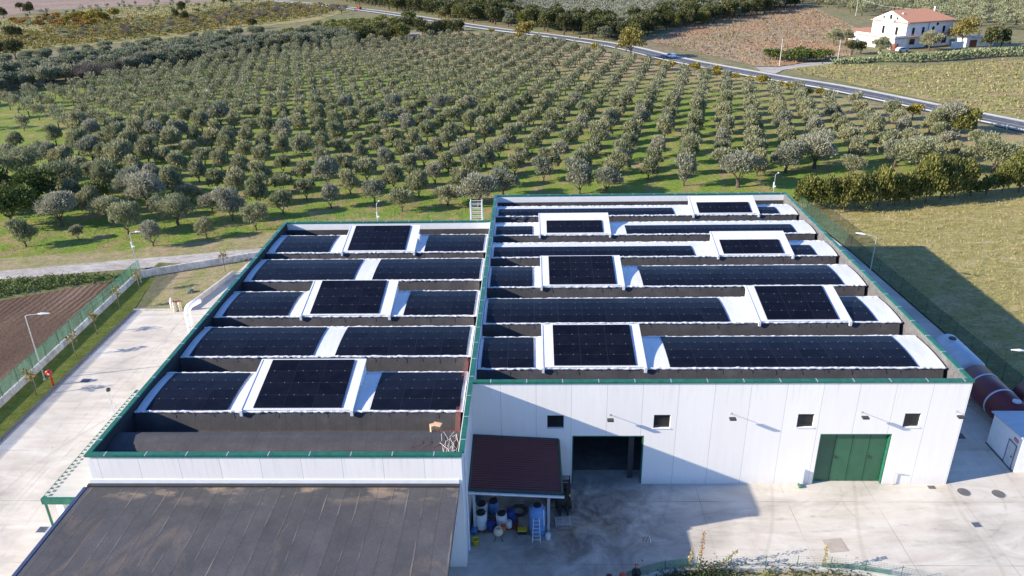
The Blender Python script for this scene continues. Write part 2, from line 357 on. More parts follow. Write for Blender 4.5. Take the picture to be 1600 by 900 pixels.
MT['olivesilver'] = m_leaf('silvery_olive_leaves', (0.215, 0.22, 0.15), (0.29, 0.295, 0.215), (0.37, 0.365, 0.28), 0.7, 0.3)
MT['darkleaf'] = m_leaf('dark_evergreen_leaves', (0.05, 0.065, 0.022), (0.085, 0.095, 0.035), (0.16, 0.15, 0.06))
MT['blueleaf'] = m_leaf('blue_green_leaves', (0.14, 0.158, 0.10), (0.21, 0.23, 0.15), (0.30, 0.305, 0.21), 0.7, 0.38)
MT['greenleaf'] = m_leaf('green_leaves', (0.05, 0.085, 0.02), (0.09, 0.125, 0.03), (0.16, 0.18, 0.05))
MT['yellowleaf'] = m_leaf('yellow_leaves', (0.16, 0.14, 0.03), (0.30, 0.24, 0.04), (0.42, 0.33, 0.06))
MT['autumnleaf'] = m_leaf('autumn_leaves', (0.13, 0.12, 0.035), (0.24, 0.20, 0.055), (0.36, 0.28, 0.08))
MT['hedgeleaf'] = m_leaf('yellow_green_hedge_leaves', (0.06, 0.078, 0.02), (0.115, 0.13, 0.035), (0.25, 0.235, 0.065))
MT['vineleaf'] = m_leaf('vine_leaves', (0.10, 0.13, 0.035), (0.18, 0.20, 0.055), (0.30, 0.26, 0.07))
MT['bareleaf'] = m_leaf('bare_mauve_twigs', (0.13, 0.105, 0.09), (0.19, 0.155, 0.135), (0.24, 0.2, 0.18), 0.8)
MT['orangeleaf'] = m_leaf('orange_vine_leaves', (0.25, 0.12, 0.04), (0.38, 0.2, 0.06), (0.42, 0.28, 0.07))
MT['cactus'] = m_leaf('prickly_pear_pads', (0.10, 0.15, 0.07), (0.17, 0.22, 0.10), (0.30, 0.31, 0.16), 0.5, 0.0)
MT['grassblade'] = m_leaf('grass_tufts', (0.25, 0.22, 0.08), (0.36, 0.31, 0.14), (0.48, 0.40, 0.23), 0.8)
MT['drytuft'] = m_leaf('dry_weed_tufts', (0.14, 0.17, 0.05), (0.23, 0.22, 0.09), (0.35, 0.28, 0.15), 0.8)
MT['rusttuft'] = m_leaf('rusty_weed_tufts', (0.22, 0.12, 0.06), (0.29, 0.19, 0.10), (0.36, 0.27, 0.16), 0.8)
MT['ivy'] = m_leaf('weed_leaves', (0.03, 0.055, 0.02), (0.06, 0.085, 0.03), (0.12, 0.13, 0.05))
MT['cabbage'] = m_leaf('vegetable_leaves', (0.07, 0.11, 0.03), (0.11, 0.16, 0.045), (0.17, 0.21, 0.08))

def m_mesh_green(c0=(0.03, 0.13, 0.09), c1=(0.08, 0.27, 0.19), tr_=0.42):                                        # woven shade netting
    m, n, b = new_mat('green_shade_netting'); co = coords(n)
    c = ramp(n, noise(n, coords(n, (1, 1, .3)), 1.5, 4), [(0.3, c0), (0.7, c1)])
    n.links.new(c, b.inputs['Base Color']); b.inputs['Roughness'].default_value = 0.7
    tr = N(n, 'ShaderNodeBsdfTransparent'); ms = N(n, 'ShaderNodeMixShader'); ms.inputs[0].default_value = tr_
    tl = N(n, 'ShaderNodeBsdfTranslucent'); n.links.new(c, tl.inputs['Color'])
    m2 = N(n, 'ShaderNodeMixShader'); m2.inputs[0].default_value = 0.35
    n.links.new(b.outputs[0], m2.inputs[1]); n.links.new(tl.outputs[0], m2.inputs[2])
    n.links.new(m2.outputs[0], ms.inputs[1]); n.links.new(tr.outputs[0], ms.inputs[2])
    n.links.new(ms.outputs[0], n.nodes['Material Output'].inputs['Surface'])
    return m
MT['net'] = m_mesh_green()
m_shaded_net = m_mesh_green((0.012, 0.06, 0.045), (0.025, 0.09, 0.07), 0.5)  # darker copy of the netting, building shade put into its colour
MT['rooftile'] = m_sheet('terracotta_roof_tiles', 0, (0.58, 0.27, 0.155), 0.45, 0.8)
MT['terracotta'] = plain('terracotta', (0.48, 0.25, 0.17), 0.8, 0, 0.2, 1.0)
MT['housewall'] = plain('white_render', (0.74, 0.73, 0.71), 0.8, 0, 0.08, 0.5)
MT['carwhite'] = plain('silver_car_paint', (0.62, 0.66, 0.70), 0.25)

# ------------------------------------------------------------------ object helpers
def tag(o, label=None, cat=None, group=None, kind=None):
    if label: o['label'] = label
    if cat: o['category'] = cat
    if group: o['group'] = group
    if kind: o['kind'] = kind
    return o
def thing(name, label, cat, loc=(0, 0, 0), rz=0.0, group=None):
    o = bpy.data.objects.new(name, None); COL.objects.link(o)
    o.location = loc; o.rotation_euler = (0, 0, rz); o.empty_display_size = 0.3
    return tag(o, label, cat, group)
def base_matrix(p):
    m = Matrix.Identity(4)
    chain = []
    while p is not None: chain.append(p); p = p.parent
    for q in reversed(chain):
        m = m @ (Matrix.Translation(q.location) @ Matrix.Rotation(q.rotation_euler[2], 4, 'Z'))
    return m
class MB:
    """collects shapes; build() links them as ONE mesh object. World coordinates unless local=True."""
    def __init__(s): s.v = []; s.f = []; s.mi = []; s.cur = 0
    def mat(s, i): s.cur = i; return s
    def add(s, vs, fs):
        o = len(s.v); s.v += [tuple(v) for v in vs]
        for f in fs: s.f.append(tuple(i+o for i in f)); s.mi.append(s.cur)
        return s
    def box(s, x0, x1, y0, y1, z0, z1, rz=0, c=None):
        vs = [(x, y, z) for z in (z0, z1) for x, y in ((x0, y0), (x1, y0), (x1, y1), (x0, y1))]
        if rz:
            cx, cy = c if c else ((x0+x1)/2, (y0+y1)/2); ca, sa = math.cos(rz), math.sin(rz)
            vs = [(cx+(x-cx)*ca-(y-cy)*sa, cy+(x-cx)*sa+(y-cy)*ca, z) for x, y, z in vs]
        return s.add(vs, [(3, 2, 1, 0), (4, 5, 6, 7), (0, 1, 5, 4), (1, 2, 6, 5), (2, 3, 7, 6), (3, 0, 4, 7)])
    def hexa(s, lo, hi):
        return s.add(list(lo)+list(hi), [(3, 2, 1, 0), (4, 5, 6, 7), (0, 1, 5, 4), (1, 2, 6, 5), (2, 3, 7, 6), (3, 0, 4, 7)])
    def quad(s, a, b, c, d): return s.add([a, b, c, d], [(0, 1, 2, 3)])
    def poly(s, pts, z=None):
        vs = [(p[0], p[1], z if z is not None else p[2]) for p in pts]
        return s.add(vs, [tuple(range(len(vs)))])
    def prism(s, pts, z0, z1):
        n = len(pts); vs = [(p[0], p[1], z0) for p in pts]+[(p[0], p[1], z1) for p in pts]
        return s.add(vs, [tuple(range(n-1, -1, -1)), tuple(range(n, 2*n))]+[(i, (i+1) % n, n+(i+1) % n, n+i) for i in range(n)])
    def extx(s, prof, x0, x1):                            # closed (y,z) profile extruded along x
        n = len(prof); vs = [(x0, p[0], p[1]) for p in prof]+[(x1, p[0], p[1]) for p in prof]
        return s.add(vs, [tuple(range(n-1, -1, -1)), tuple(range(n, 2*n))]+[(i, (i+1) % n, n+(i+1) % n, n+i) for i in range(n)])
    def tube(s, pts, r, seg=8, cap=True):
        pts = [Vector(p) for p in pts]; rs = r if hasattr(r, '__len__') else [r]*len(pts)
        rings = []; prev = None
        for i, p in enumerate(pts):
            d = (pts[min(i+1, len(pts)-1)]-pts[max(i-1, 0)])
            if d.length < 1e-9: d = Vector((0, 0, 1))
            d.normalize()
            a = Vector((0, 0, 1)) if abs(d.z) < 0.9 else Vector((1, 0, 0))
            if prev is not None: a = prev
            u = (a-d*a.dot(d)).normalized(); w = d.cross(u); prev = u
            rings.append([p+(u*math.cos(2*math.pi*k/seg)+w*math.sin(2*math.pi*k/seg))*rs[i] for k in range(seg)])
        vs = [v for ring in rings for v in ring]; fs = []
        for i in range(len(rings)-1):
            for k in range(seg):
                a0 = i*seg+k; a1 = i*seg+(k+1) % seg
                fs.append((a0, a1, a1+seg, a0+seg))
        if cap: fs += [tuple(range(seg-1, -1, -1)), tuple(range((len(rings)-1)*seg, len(rings)*seg))]
        return s.add(vs, fs)
    def lathe(s, c, prof, seg=20, axis='z'):
        vs = []; fs = []
        for r, h in prof:
            for k in range(seg):
                a = 2*math.pi*k/seg
                if axis == 'z': vs.append((c[0]+r*math.cos(a), c[1]+r*math.sin(a), c[2]+h))
                elif axis == 'y': vs.append((c[0]+r*math.cos(a), c[1]+h, c[2]+r*math.sin(a)))
                else: vs.append((c[0]+h, c[1]+r*math.cos(a), c[2]+r*math.sin(a)))
        for i in range(len(prof)-1):
            for k in range(seg):
                a0 = i*seg+k; a1 = i*seg+(k+1) % seg
                fs.append((a0, a1, a1+seg, a0+seg))
        fs += [tuple(range(seg-1, -1, -1)), tuple(range((len(prof)-1)*seg, len(prof)*seg))]
        return s.add(vs, fs)
    def build(s, name, mats, parent=None, smooth=False, local=False, bevel=0.0):
        me = bpy.data.meshes.new(name)
        v = s.v
        if parent is not None and not local:
            inv = base_matrix(parent).inverted(); v = [tuple(inv @ Vector(p)) for p in v]
        me.from_pydata(v, [], s.f)
        if not isinstance(mats, (list, tuple)): mats = [mats]
        for m in mats: me.materials.append(m)
        me.polygons.foreach_set('material_index', s.mi)
        if smooth: me.polygons.foreach_set('use_smooth', [True]*len(s.f))
        me.update()
        o = bpy.data.objects.new(name, me); COL.objects.link(o)
        if parent is not None: o.parent = parent
        if bevel:
            b = o.modifiers.new('bevel', 'BEVEL'); b.width = bevel; b.segments = 2; b.limit_method = 'ANGLE'
        return o
def copy_tree(o, parent=None):
    c = o.copy(); COL.objects.link(c); c.parent = parent
    for ch in list(o.children): copy_tree(ch, c)
    return c
def struct(name, mb, m, **kw): return tag(mb.build(name, m, **kw), kind='structure')
def gpoly(pxs, z=0.0): return [(*G(*q), z) for q in pxs]

# ------------------------------------------------------------------ ground sheets
H = 8.838
b = MB(); b.quad((-3000, -3000, -0.30), (3000, -3000, -0.30), (3000, 3000, -0.30), (-3000, 3000, -0.30)); struct('ground', b, MT['base'])
def sheet(name, pts, z, m): return struct(name, MB().poly([(p[0], p[1], z) for p in pts]), MT[m])
g = G
sheet('yellow_pasture', [g(-350, 95), g(0, 82), g(240, 62), g(500, 30), g(560, 12), g(420, 0), g(330, 2), g(140, 14), g(0, 30), g(-350, 62)], -0.22, 'drygrass')
sheet('bare_field', [g(-350, 48), g(0, 26), g(60, 16), g(300, 4), g(420, -6), g(420, -30), g(-350, -30)], -0.24, 'purplefield')
sheet('grove_ground', [g(-300, 200), g(-150, 172), g(0, 150), g(130, 122), g(260, 92), g(470, 66), g(600, 50), g(720, 48), g(860, 63), g(1050, 103), g(1250, 137), g(1400, 172), g(1600, 212), (190, 60), (150, 69), g(1600, 300), g(1250, 318), (44, 58.3), (-31, 58.3), g(395, 389), g(200, 405), g(0, 424), g(-300, 455)], -0.16, 'grove')
sheet('bare_verge', [g(-300, 425), g(0, 402), g(200, 388), g(380, 368), g(440, 356), g(450, 372), g(395, 389), g(200, 405), g(0, 424), g(-300, 455)], -0.145, 'rough_grass')
sheet('dirt_track', [g(-300, 448), g(0, 422), g(200, 404), g(300, 396), g(400, 387), g(470, 378), g(470, 395), g(400, 405), g(300, 411), g(200, 419), g(0, 435), g(-300, 470)], -0.13, 'track')
sheet('vegetable_plot', [g(-300, 470), g(0, 435), g(200, 419), g(228, 416), g(218, 428), g(160, 441), g(90, 453), g(0, 469), g(-300, 520)], -0.145, 'weeds')
sheet('ploughed_field', [g(-300, 518), g(0, 468), g(90, 452), g(180, 438), g(226, 422), (-43.7, 38.5), (-42.45, 0), (-42.3, -20), (-120, -20), (-120, 40)], -0.135, 'plough')
sheet('verge', [(-43.6, 38.8), (-43.3, 43.8), g(300, 411), g(400, 405), g(430, 402), (-29, 47.5), (-29, 44), g(385, 408), g(232, 434)], -0.11, 'weeds')
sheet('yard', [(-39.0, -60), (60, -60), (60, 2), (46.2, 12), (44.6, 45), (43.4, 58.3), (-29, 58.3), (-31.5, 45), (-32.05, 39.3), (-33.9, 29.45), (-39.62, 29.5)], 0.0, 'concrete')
sheet('lawn', [(-39.85, 29.5), (-39.25, -20), (-42.25, -20), (-42.3, 0), (-43.65, 38.6), (-41.5, 38.9)], -0.03, 'lawn')
sheet('rough_grass', [(-39.8, 29.9), (-33.95, 29.75), (-32.2, 39.4), (-30.5, 44.6), (-43.3, 39.6), (-41.5, 38.9)], -0.02, 'rough_grass')
sheet('meadow', [(45.0, 46), (46.6, 12), (48.5, -20), (260, -20), (260, 60), g(1640, 292), g(1560, 296), g(1250, 316), (43.6, 62)], -0.14, 'meadow')
sheet('dry_field', [g(1012, 62), g(1060, 74), g(1180, 102), g(1215, 103), g(1330, 85), g(1345, 45), g(1262, 6), g(1120, 22)], -0.2, 'brownfield')
sheet('farm_field', [g(1225, 106), g(1300, 97), g(1420, 104), g(1600, 91), g(1800, 80), g(1900, 240), g(1700, 205), g(1600, 186), g(1440, 153), g(1330, 130)], -0.2, 'weedfield')
sheet('driveway', [g(1180, 104), g(1215, 104), g(1262, 97), g(1302, 96), g(1300, 99), g(1262, 103), g(1225, 108), g(1212, 114), g(1190, 111)], -0.17, 'track')

def resample(pts, step):
    pts = [Vector((p[0], p[1])) for p in pts]; out = []
    for i in range(len(pts)-1):
        p0 = pts[max(i-1, 0)]; p1 = pts[i]; p2 = pts[i+1]; p3 = pts[min(i+2, len(pts)-1)]
        n = max(1, int((p2-p1).length/step))
        for k in range(n):
            t = k/n
            out.append(0.5*((2*p1)+(p2-p0)*t+(2*p0-5*p1+4*p2-p3)*t*t+(3*p1-p0-3*p2+p3)*t**3))
    out.append(pts[-1]); return out
def ribbon(mb, line, o0, o1, z0, z1=None):
    """strip between offsets o0 and o1 to the left of a polyline; with z1 a solid of that height"""
    n = len(line); A = []; B = []
    for i, p in enumerate(line):
        d = (line[min(i+1, n-1)]-line[max(i-1, 0)]).normalized(); nn = Vector((-d.y, d.x))
        A.append(p+nn*o0); B.append(p+nn*o1)
    for i in range(n-1):
        if z1 is None:
            mb.quad((*A[i], z0), (*A[i+1], z0), (*B[i+1], z0), (*B[i], z0))
        else:
            mb.hexa([(*A[i], z0), (*A[i+1], z0), (*B[i+1], z0), (*B[i], z0)], [(*A[i], z1), (*A[i+1], z1), (*B[i+1], z1), (*B[i], z1)])
roadc = resample([g(1900, 262), g(1600, 197), g(1445, 166), g(1300, 136.5), g(1200, 120), g(1060, 94), g(962, 71.5), g(850, 55), g(750, 42.5), g(580, 17), g(442, 2), g(300, -10)], 6)
rb = MB(); ribbon(rb, roadc, -4.1, 4.1, -0.12); struct('road', rb, MT['asphalt'])
rb = MB(); ribbon(rb, roadc, -3.8, -3.62, -0.10); ribbon(rb, roadc, 3.62, 3.8, -0.10); ribbon(rb, roadc, -0.08, 0.08, -0.10); struct('road_lines', rb, MT['roadwhite'])
rb = MB(); sg_ = 1 if (roadc[13]-roadc[12]).x < 0 else -1
ribbon(rb, roadc, -sg_*4.1, -sg_*5.7, -0.11); struct('road_shoulder', rb, MT['gutter'])

# kerbs around the yard
b = MB(); b.prism([(-39.25, -20), (-39.0, -20), (-39.6, 29.5), (-39.85, 29.5)], -0.2, 0.12); struct('kerb', b, MT['kerb_dark'])
b = MB(); b.prism([(-39.8, 29.55), (-33.95, 29.45), (-33.9, 29.75), (-39.8, 29.85)], -0.2, 0.14); struct('kerb', b, MT['concrete_kerb'])
b = MB(); b.prism([(-33.95, 29.75), (-33.75, 29.7), (-32.0, 39.4), (-32.2, 39.5)], -0.2, 0.55); tag(b.build('retaining_kerb', MT['concrete_kerb']), 'short grey retaining kerb between rough grass and side yard', 'kerb')

# ------------------------------------------------------------------ warehouses
def wall_holes(mb, x0, x1, z0, z1, holes, y, th, face=-1):
    """wall in the xz plane at y with rectangular openings (x0,x1,z0,z1), reveals th deep towards +y"""
    xs = sorted({x0, x1, *[h[0] for h in holes], *[h[1] for h in holes]}); zs = sorted({z0, z1, *[h[2] for h in holes], *[h[3] for h in holes]})
    for i in range(len(xs)-1):
        for j in range(len(zs)-1):
            cx = (xs[i]+xs[i+1])/2; cz = (zs[j]+zs[j+1])/2
            if any(h[0] < cx < h[1] and h[2] < cz < h[3] for h in holes): continue
            a, c, d, e = xs[i], xs[i+1], zs[j], zs[j+1]
            mb.quad((a, y, d), (c, y, d), (c, y, e), (a, y, e)); mb.quad((a, y+th, d), (a, y+th, e), (c, y+th, e), (c, y+th, d))
    for a, c, d, e in holes:
        mb.quad((a, y, d), (a, y, e), (a, y+th, e), (a, y+th, d)); mb.quad((c, y, d), (c, y+th, d), (c, y+th, e), (c, y, e))
        mb.quad((a, y, e), (c, y, e), (c, y+th, e), (a, y+th, e))
        if d > z0+0.01: mb.quad((a, y, d), (a, y+th, d), (c, y+th, d), (c, y, d))
    mb.quad((x0, y, z1), (x1, y, z1), (x1, y+th, z1), (x0, y+th, z1))
ZF = 8.24; RISE = 0.15; DECK = 6.95; TH = 0.22
def arch(yf, yb, t): return yf+(yb-yf)*t, ZF+4*RISE*t*(1-t)

LB, RB = 0.0, 34.5
wb = thing('warehouse', 'large white warehouse with green coping, open doorway and folding green doors', 'warehouse', (17.2, 21, 0))
YB = 42.65
door1 = (7.13, 12.28, 0.0, 4.28); door2 = (24.78, 29.82, 0.0, 4.42)
wins = [(5.33, 6.51, 4.93, 6.02), (12.88, 14.05, 4.93, 6.05), (22.98, 24.14, 4.98, 6.1), (30.4, 31.54, 5.0, 6.14)]
b = MB(); wall_holes(b, LB, RB, 0, H-0.1, [door1, door2]+wins, 0.0, TH)
b.build('wall', MT['facadeB'], wb)
b = MB().mat(0); b.box(RB-TH, RB, TH, YB-TH, 0, H-0.1); b.build('wall', MT['facadeB'], wb)
b = MB(); b.box(LB, RB, YB-TH, YB, 0, H-0.1); b.build('wall', MT['facadeB'], wb)
b = MB(); b.box(LB, LB+TH, TH, YB-TH, 0, H-0.1); b.build('wall', MT['facadeB'], wb)
b = MB(); b.box(RB-TH-0.02, RB-TH-0.004, TH+.02, YB-TH-.02, DECK, H-0.11); b.build('parapet_lining', MT['inner'], wb)
b = MB(); b.box(LB+TH+0.02, RB-TH-0.03, YB-TH-0.02, YB-TH-.004, 7.95, H-0.11); b.build('parapet_lining', MT['lining'], wb)
b = MB(); b.box(LB+TH+0.02, RB-TH-0.03, YB-TH-0.12, YB-TH-.004, DECK, 7.948); b.build('parapet_upstand', MT['bitumen'], wb)
def coping(x0, x1, y0, y1, parent, seams=2.5):
    mb = MB()
    if x1-x0 > y1-y0:
        mb.box(x0, x1, y0, y1, H-0.1, H); k = x0+1.2
        mb.box(x0, x1, y0-0.02, y0, H-0.16, H-0.004)
        mb.mat(1)
        while k < x1: mb.box(k, k+0.07, y0-.03, y1+0.01, H-0.06, H+0.012); k += seams
    else:
        mb.box(x0, x1, y0, y1, H-0.1, H+0.003); k = y0+1.2
        mb.mat(1)
        while k < y1: mb.box(x0-.01, x1+.01, k, k+0.07, H-0.06, H+0.015); k += seams
    mb.build('coping', [MT['green'], MT['galv']], parent)
coping(LB+0.16, RB+0.05, -0.07, 0.27, wb); coping(LB+0.16, RB+0.05, YB-0.26, YB+0.05, wb)
coping(RB-0.26, RB+0.05, 0.27, YB-0.26, wb)

def deck(x0, x1, y0, y1, bays, parent, extra=()):
    prof = [(y0, DECK)]
    for yf, yb in bays:
        prof += [(yf-0.32, DECK), (yf-0.02, ZF-0.06), (yb+0.02, ZF-0.06), (yb+0.32, DECK)]
    prof += [(y1, DECK)]
    mb = MB()
    mb.box(x0, x1, y0, y1, DECK-0.3, DECK)
    xe0, xe1 = x0+0.02, x1-0.35
    for yf, yb in list(bays):
        mb.extx([(yf-0.32, DECK+0.004), (yb+0.32, DECK+0.004), (yb+0.02, ZF-0.06), (yf-0.02, ZF-0.06)], xe0, xe1)
    for pr in extra: mb.extx(pr, xe0, xe1)
    mb.build('roof_deck', MT['bitumen'], parent)
rnd = random.Random(5)
def cover(x0, x1, yf, yb, parent):
    """arched sheet cover with its rolled insulation edge"""
    mb = MB(); K = 10
    for i in range(K):
        a = arch(yf, yb, i/K); c = arch(yf, yb, (i+1)/K)
        mb.hexa([(x0, a[0], a[1]-.05), (x1, a[0], a[1]-.05), (x1, c[0], c[1]-.05), (x0, c[0], c[1]-.05)],
                [(x0, *a), (x1, *a), (x1, *c), (x0, *c)])
    o = mb.build('roof_cover', MT['sheet'], parent)
    e = MB()
    for side, yy in ((0, yf-0.03), (1, yb+0.02)):
        pts = []; rs = []; x = x0; ph = 0
        while x < x1:
            pts.append((x, yy+rnd.uniform(-.03, .03), ZF+0.03+rnd.uniform(-.025, .03))); rs.append(0.055+0.03*rnd.random()+ (0.02 if rnd.random() < .2 else 0))
            x += 0.22
        pts.append((x1, yy, ZF)); rs.append(0.06)
        e.tube(pts, rs, 6)
    # ties hanging off the edge
    e.build('edge_roll', MT['sheet_side'], parent)
    tm = MB(); x = x0+rnd.uniform(.4, 1)
    while x < x1-.3:
        l = rnd.uniform(.12, .45); w = rnd.uniform(-.12, .12)
        tm.tube([(x, yf-.05, ZF), (x+w*.5, yf-.1-l*.1, ZF-l*.5), (x+w, yf-.08-l*.25, ZF-l)], 0.012, 4)
        x += rnd.uniform(.7, 2.2)
    tm.build('cable_tie', MT['black'], parent)
    return o

ARR = []
def array(cols, yf, yb, nrow, ln, surf, label, group, kind='curved'):
    """solar array: thing > solar_panel children; surf(t) -> (y,z) along the slope"""
    xm = (cols[0]+cols[1])/2; n = max(1, int(round((cols[1]-cols[0])/1.97))); w = (cols[1]-cols[0])/n
    y0, z0 = surf(0.0)
    t = thing('solar_array', label, 'solar panels', (xm, (yf+yb)/2, ZF), 0, group)
    for r in range(nrow):
        pa = surf(r*ln[1]+ln[0]); pb = surf((r+1)*ln[1]+ln[0])
        dy, dz = pb[0]-pa[0], pb[1]-pa[1]; L = math.hypot(dy, dz); ny, nz = -dz/L, dy/L; uy, uz = dy/L, dz/L
        for c in range(n):
            xa = cols[0]+c*w+0.010; xb = cols[0]+(c+1)*w-0.010
            q = MB()
            e = 0.010
            def P(x, s, h): return (x, pa[0]+uy*s+ny*h, pa[1]+uz*s+nz*h)
            s0, s1 = e, L-e
            h0, h1 = 0.045, 0.085
            q.mat(0).hexa([P(xa, s0, h0), P(xb, s0, h0), P(xb, s1, h0), P(xa, s1, h0)], [P(xa, s0, h1), P(xb, s0, h1), P(xb, s1, h1), P(xa, s1, h1)])
            q.mat(1).hexa([P(xa+.012, s0+.012, h1-.01), P(xb-.012, s0+.012, h1-.01), P(xb-.012, s1-.012, h1-.01), P(xa+.012, s1-.012, h1-.01)],
                          [P(xa+.012, s0+.012, h1+.002), P(xb-.012, s0+.012, h1+.002), P(xb-.012, s1-.012, h1+.002), P(xa+.012, s1-.012, h1+.002)])
            if r > 0:
                for fx in (0.25, 0.75):
                    cxp = xa+(xb-xa)*fx+rnd.uniform(-.03, .03); k = 0.022
                    q.mat(2).hexa([P(cxp-k, s0-.035, h1), P(cxp+k, s0-.035, h1), P(cxp+k, s0+.03, h1), P(cxp-k, s0+.03, h1)],
                                  [P(cxp-k, s0-.035, h1+.02), P(cxp+k, s0-.035, h1+.02), P(cxp+k, s0+.03, h1+.02), P(cxp-k, s0+.03, h1+.02)])
            q.build('solar_panel', [MT['pvframe'], MT['pv'], MT['lead']], t)
    rl = MB()
    for r in range(nrow+1):
        pa = surf(min(1.0, r*ln[1]+ln[0]))
        rl.box(cols[0]+.03, cols[1]-.03, pa[0]-.02, pa[0]+.02, pa[1]+0.004, pa[1]+0.045)
    rl.build('mounting_rail', MT['galv'], t)
    ARR.append(t); return t

def tray(x0, x1, yf, yb, parent):
    """raised tilted housing; returns its surface function"""
    zf, zb = ZF+0.14, ZF+1.08; y1 = yb-0.02
    mb = MB()
    mb.extx([(yf-0.02, ZF-0.03), (y1, ZF-0.03), (y1, zb), (yf-0.02, zf)], x0+.04, x1-.04)
    mb.build('raised_housing', MT['sheet_side'], parent)
    tp = MB(); s = 0.05
    tp.hexa([(x0, yf-.06, zf-.0), (x1, yf-.06, zf-.0), (x1, y1+.06, zb+.0), (x0, y1+.06, zb+.0)],
            [(x0, yf-.06, zf+s), (x1, yf-.06, zf+s), (x1, y1+.06, zb+s), (x0, y1+.06, zb+s)])
    tp.build('housing_sheet', MT['sheet'], parent)
    fl = MB()
    for xx in (x0-.05, x1-.06):
        fl.hexa([(xx, yf-.1, zf-.05), (xx+.11, yf-.1, zf-.05), (xx+.11, y1+.08, zb-.05), (xx, y1+.08, zb-.05)],
                [(xx, yf-.1, zf+s+.035), (xx+.11, yf-.1, zf+s+.035), (xx+.11, y1+.08, zb+s+.035), (xx, y1+.08, zb+s+.035)])
    fl.box(x0+.06, x1-.06, y1, y1+.1, zb-.05, zb+s+.03)
    # open gutter ends left standing at the front corners
    fl.box(x0-.06, x0+.12, yf-.24, yf-.1, ZF-.22, zf+.05); fl.box(x1-.14, x1+.06, yf-.24, yf-.1, ZF-.22, zf+.05)
    fl.build('housing_flashing', MT['white_metal'], parent)
    return lambda t: (yf+(y1-yf)*t, zf+s+(zb-zf)*t)

baysB = [(2.7, 7.5), (9.93, 14.6), (17.1, 21.7), (24.15, 28.0), (30.35, 34.1), (36.4, 39.75)]
deck(LB+TH+.005, RB-TH-.025, TH+.005, YB-TH-.025, baysB, wb)
ordB = ['first', 'second', 'third', 'fourth', 'fifth', 'sixth']
layB = [([(0.52, 4.4), (14.3, 32.1)], (5.05, 12.55, 5.87, 11.84)), ([(0.52, 20.3), (30.25, 32.12)], (22.62, 29.95, 23.3, 29.03)),
        ([(0.5, 4.36), (14.28, 32.1)], (5.12, 12.55, 5.85, 11.86)), ([(0.5, 20.27), (29.98, 32.05)], (22.44, 29.74, 23.02, 28.88)),
        ([(0.48, 4.38), (14.3, 32.03)], (5.1, 12.58, 5.87, 11.82)), ([(0.52, 20.35), (29.92, 32.02)], (22.4, 29.72, 23.06, 28.93))]
grpS = 'solar arrays on the curved roof bays'; grpT = 'solar arrays on the raised roof housings'
for i, (yf, yb) in enumerate(baysB):
    cover(LB+TH+.05, RB-TH-.22, yf, yb, wb)
    strips, (tx0, tx1, px0, px1) = layB[i]
    full = i < 3
    nr, ln = (4, (0.015, 0.242)) if full else (2, (0.02, 0.295))
    for k, cc in enumerate(strips):
        n = int(round((cc[1]-cc[0])/1.97))
        side = 'west' if k == 0 else 'east'
        long_ = 'long' if n > 5 else 'short'
        array(cc, yf, yb, nr, ln, lambda t, yf=yf, yb=yb: arch(yf, yb, t),
              '%s curved solar strip, %s end of the %s bay from front, large warehouse' % (long_, {'west': 'left', 'east': 'right'}[side], ordB[i]) , grpS)
    sf = tray(tx0, tx1, yf, yb, wb)
    array((px0, px1), yf, yb, nr, (0.012, 0.243) if full else (0.02, 0.3), sf,
          'flat black solar array on raised housing, %s bay from front, large warehouse' % ordB[i], grpT)

def window_unit(w, parent, y=0.0):
    f = MB(); a, c, d, e = w; k = 0.06; yy = y+0.14
    f.box(a, c, yy, yy+.05, d, d+k); f.box(a, c, yy, yy+.05, e-k, e); f.box(a, a+k, yy, yy+.05, d+k, e-k); f.box(c-k, c, yy, yy+.05, d+k, e-k)
    o = f.build('window', MT['darkmetal'], parent)
    p = MB(); p.box(a+k, c-k, yy+.02, yy+.028, d+k, e-k); p.build('pane', MT['glass'], o)
    s = MB(); s.box(a-.06, c+.06, y-.05, y-.003, d-.06, d-.002); s.build('sill', MT['white'], o)
for w in wins: window_unit(w, wb)
# door frames and folding leaves
for (a, c, d, e) in (door1, door2):
    f = MB(); f.box(a, a+.09, .02, TH+.1, 0, e); f.box(c-.09, c, .02, TH+.1, 0, e); f.box(a+.09, c-.09, .02, TH+.1, e-.1, e)
    f.build('door_frame', MT['green'], wb)
a, c, d, e = door2; nl = 4; lw = (c-a-.2)/nl
fd = MB()
for k in range(nl):
    x0 = a+.1+k*lw
    lm = MB(); lm.box(x0+.02, x0+lw-.02, .34, .40, 0.03, e-.14)
    lm.box(x0+.02, x0+.09, .33, .34, .03, e-.14); lm.box(x0+lw-.09, x0+lw-.02, .33, .34, .03, e-.14)
    lf = lm.build('door_leaf', MT['green_dark'], wb)
    hm = MB()
    if k in (1, 3): hm.box(x0+.12, x0+.2, .28, .33, 2.1, 2.3)
    hm.box(x0+lw*.5-.02, x0+lw*.5+.02, .31, .33, .05, .16)
    hm.build('handle', MT['darkmetal'], lf)
b = MB(); b.box(6.25, 13.15, 1.6, 19.7, .002, .02); b.build('interior_shade_floor', MT['kerb_dark'], wb)  # dark slab added so the floor behind the doorway reads as shade
# interior partitions, toned dark for the deep shade seen through the open doorway
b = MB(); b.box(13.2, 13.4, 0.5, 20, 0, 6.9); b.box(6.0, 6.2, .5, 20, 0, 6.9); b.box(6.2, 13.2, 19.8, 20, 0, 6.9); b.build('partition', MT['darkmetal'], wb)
b = MB(); b.tube([(11.55, 0.75, 0.0), (11.55, 0.75, 3.9)], .07); b.box(11.3, 11.7, .68, .74, 0, 4.1); b.build('door_leaf', MT['darkmetal'], wb)

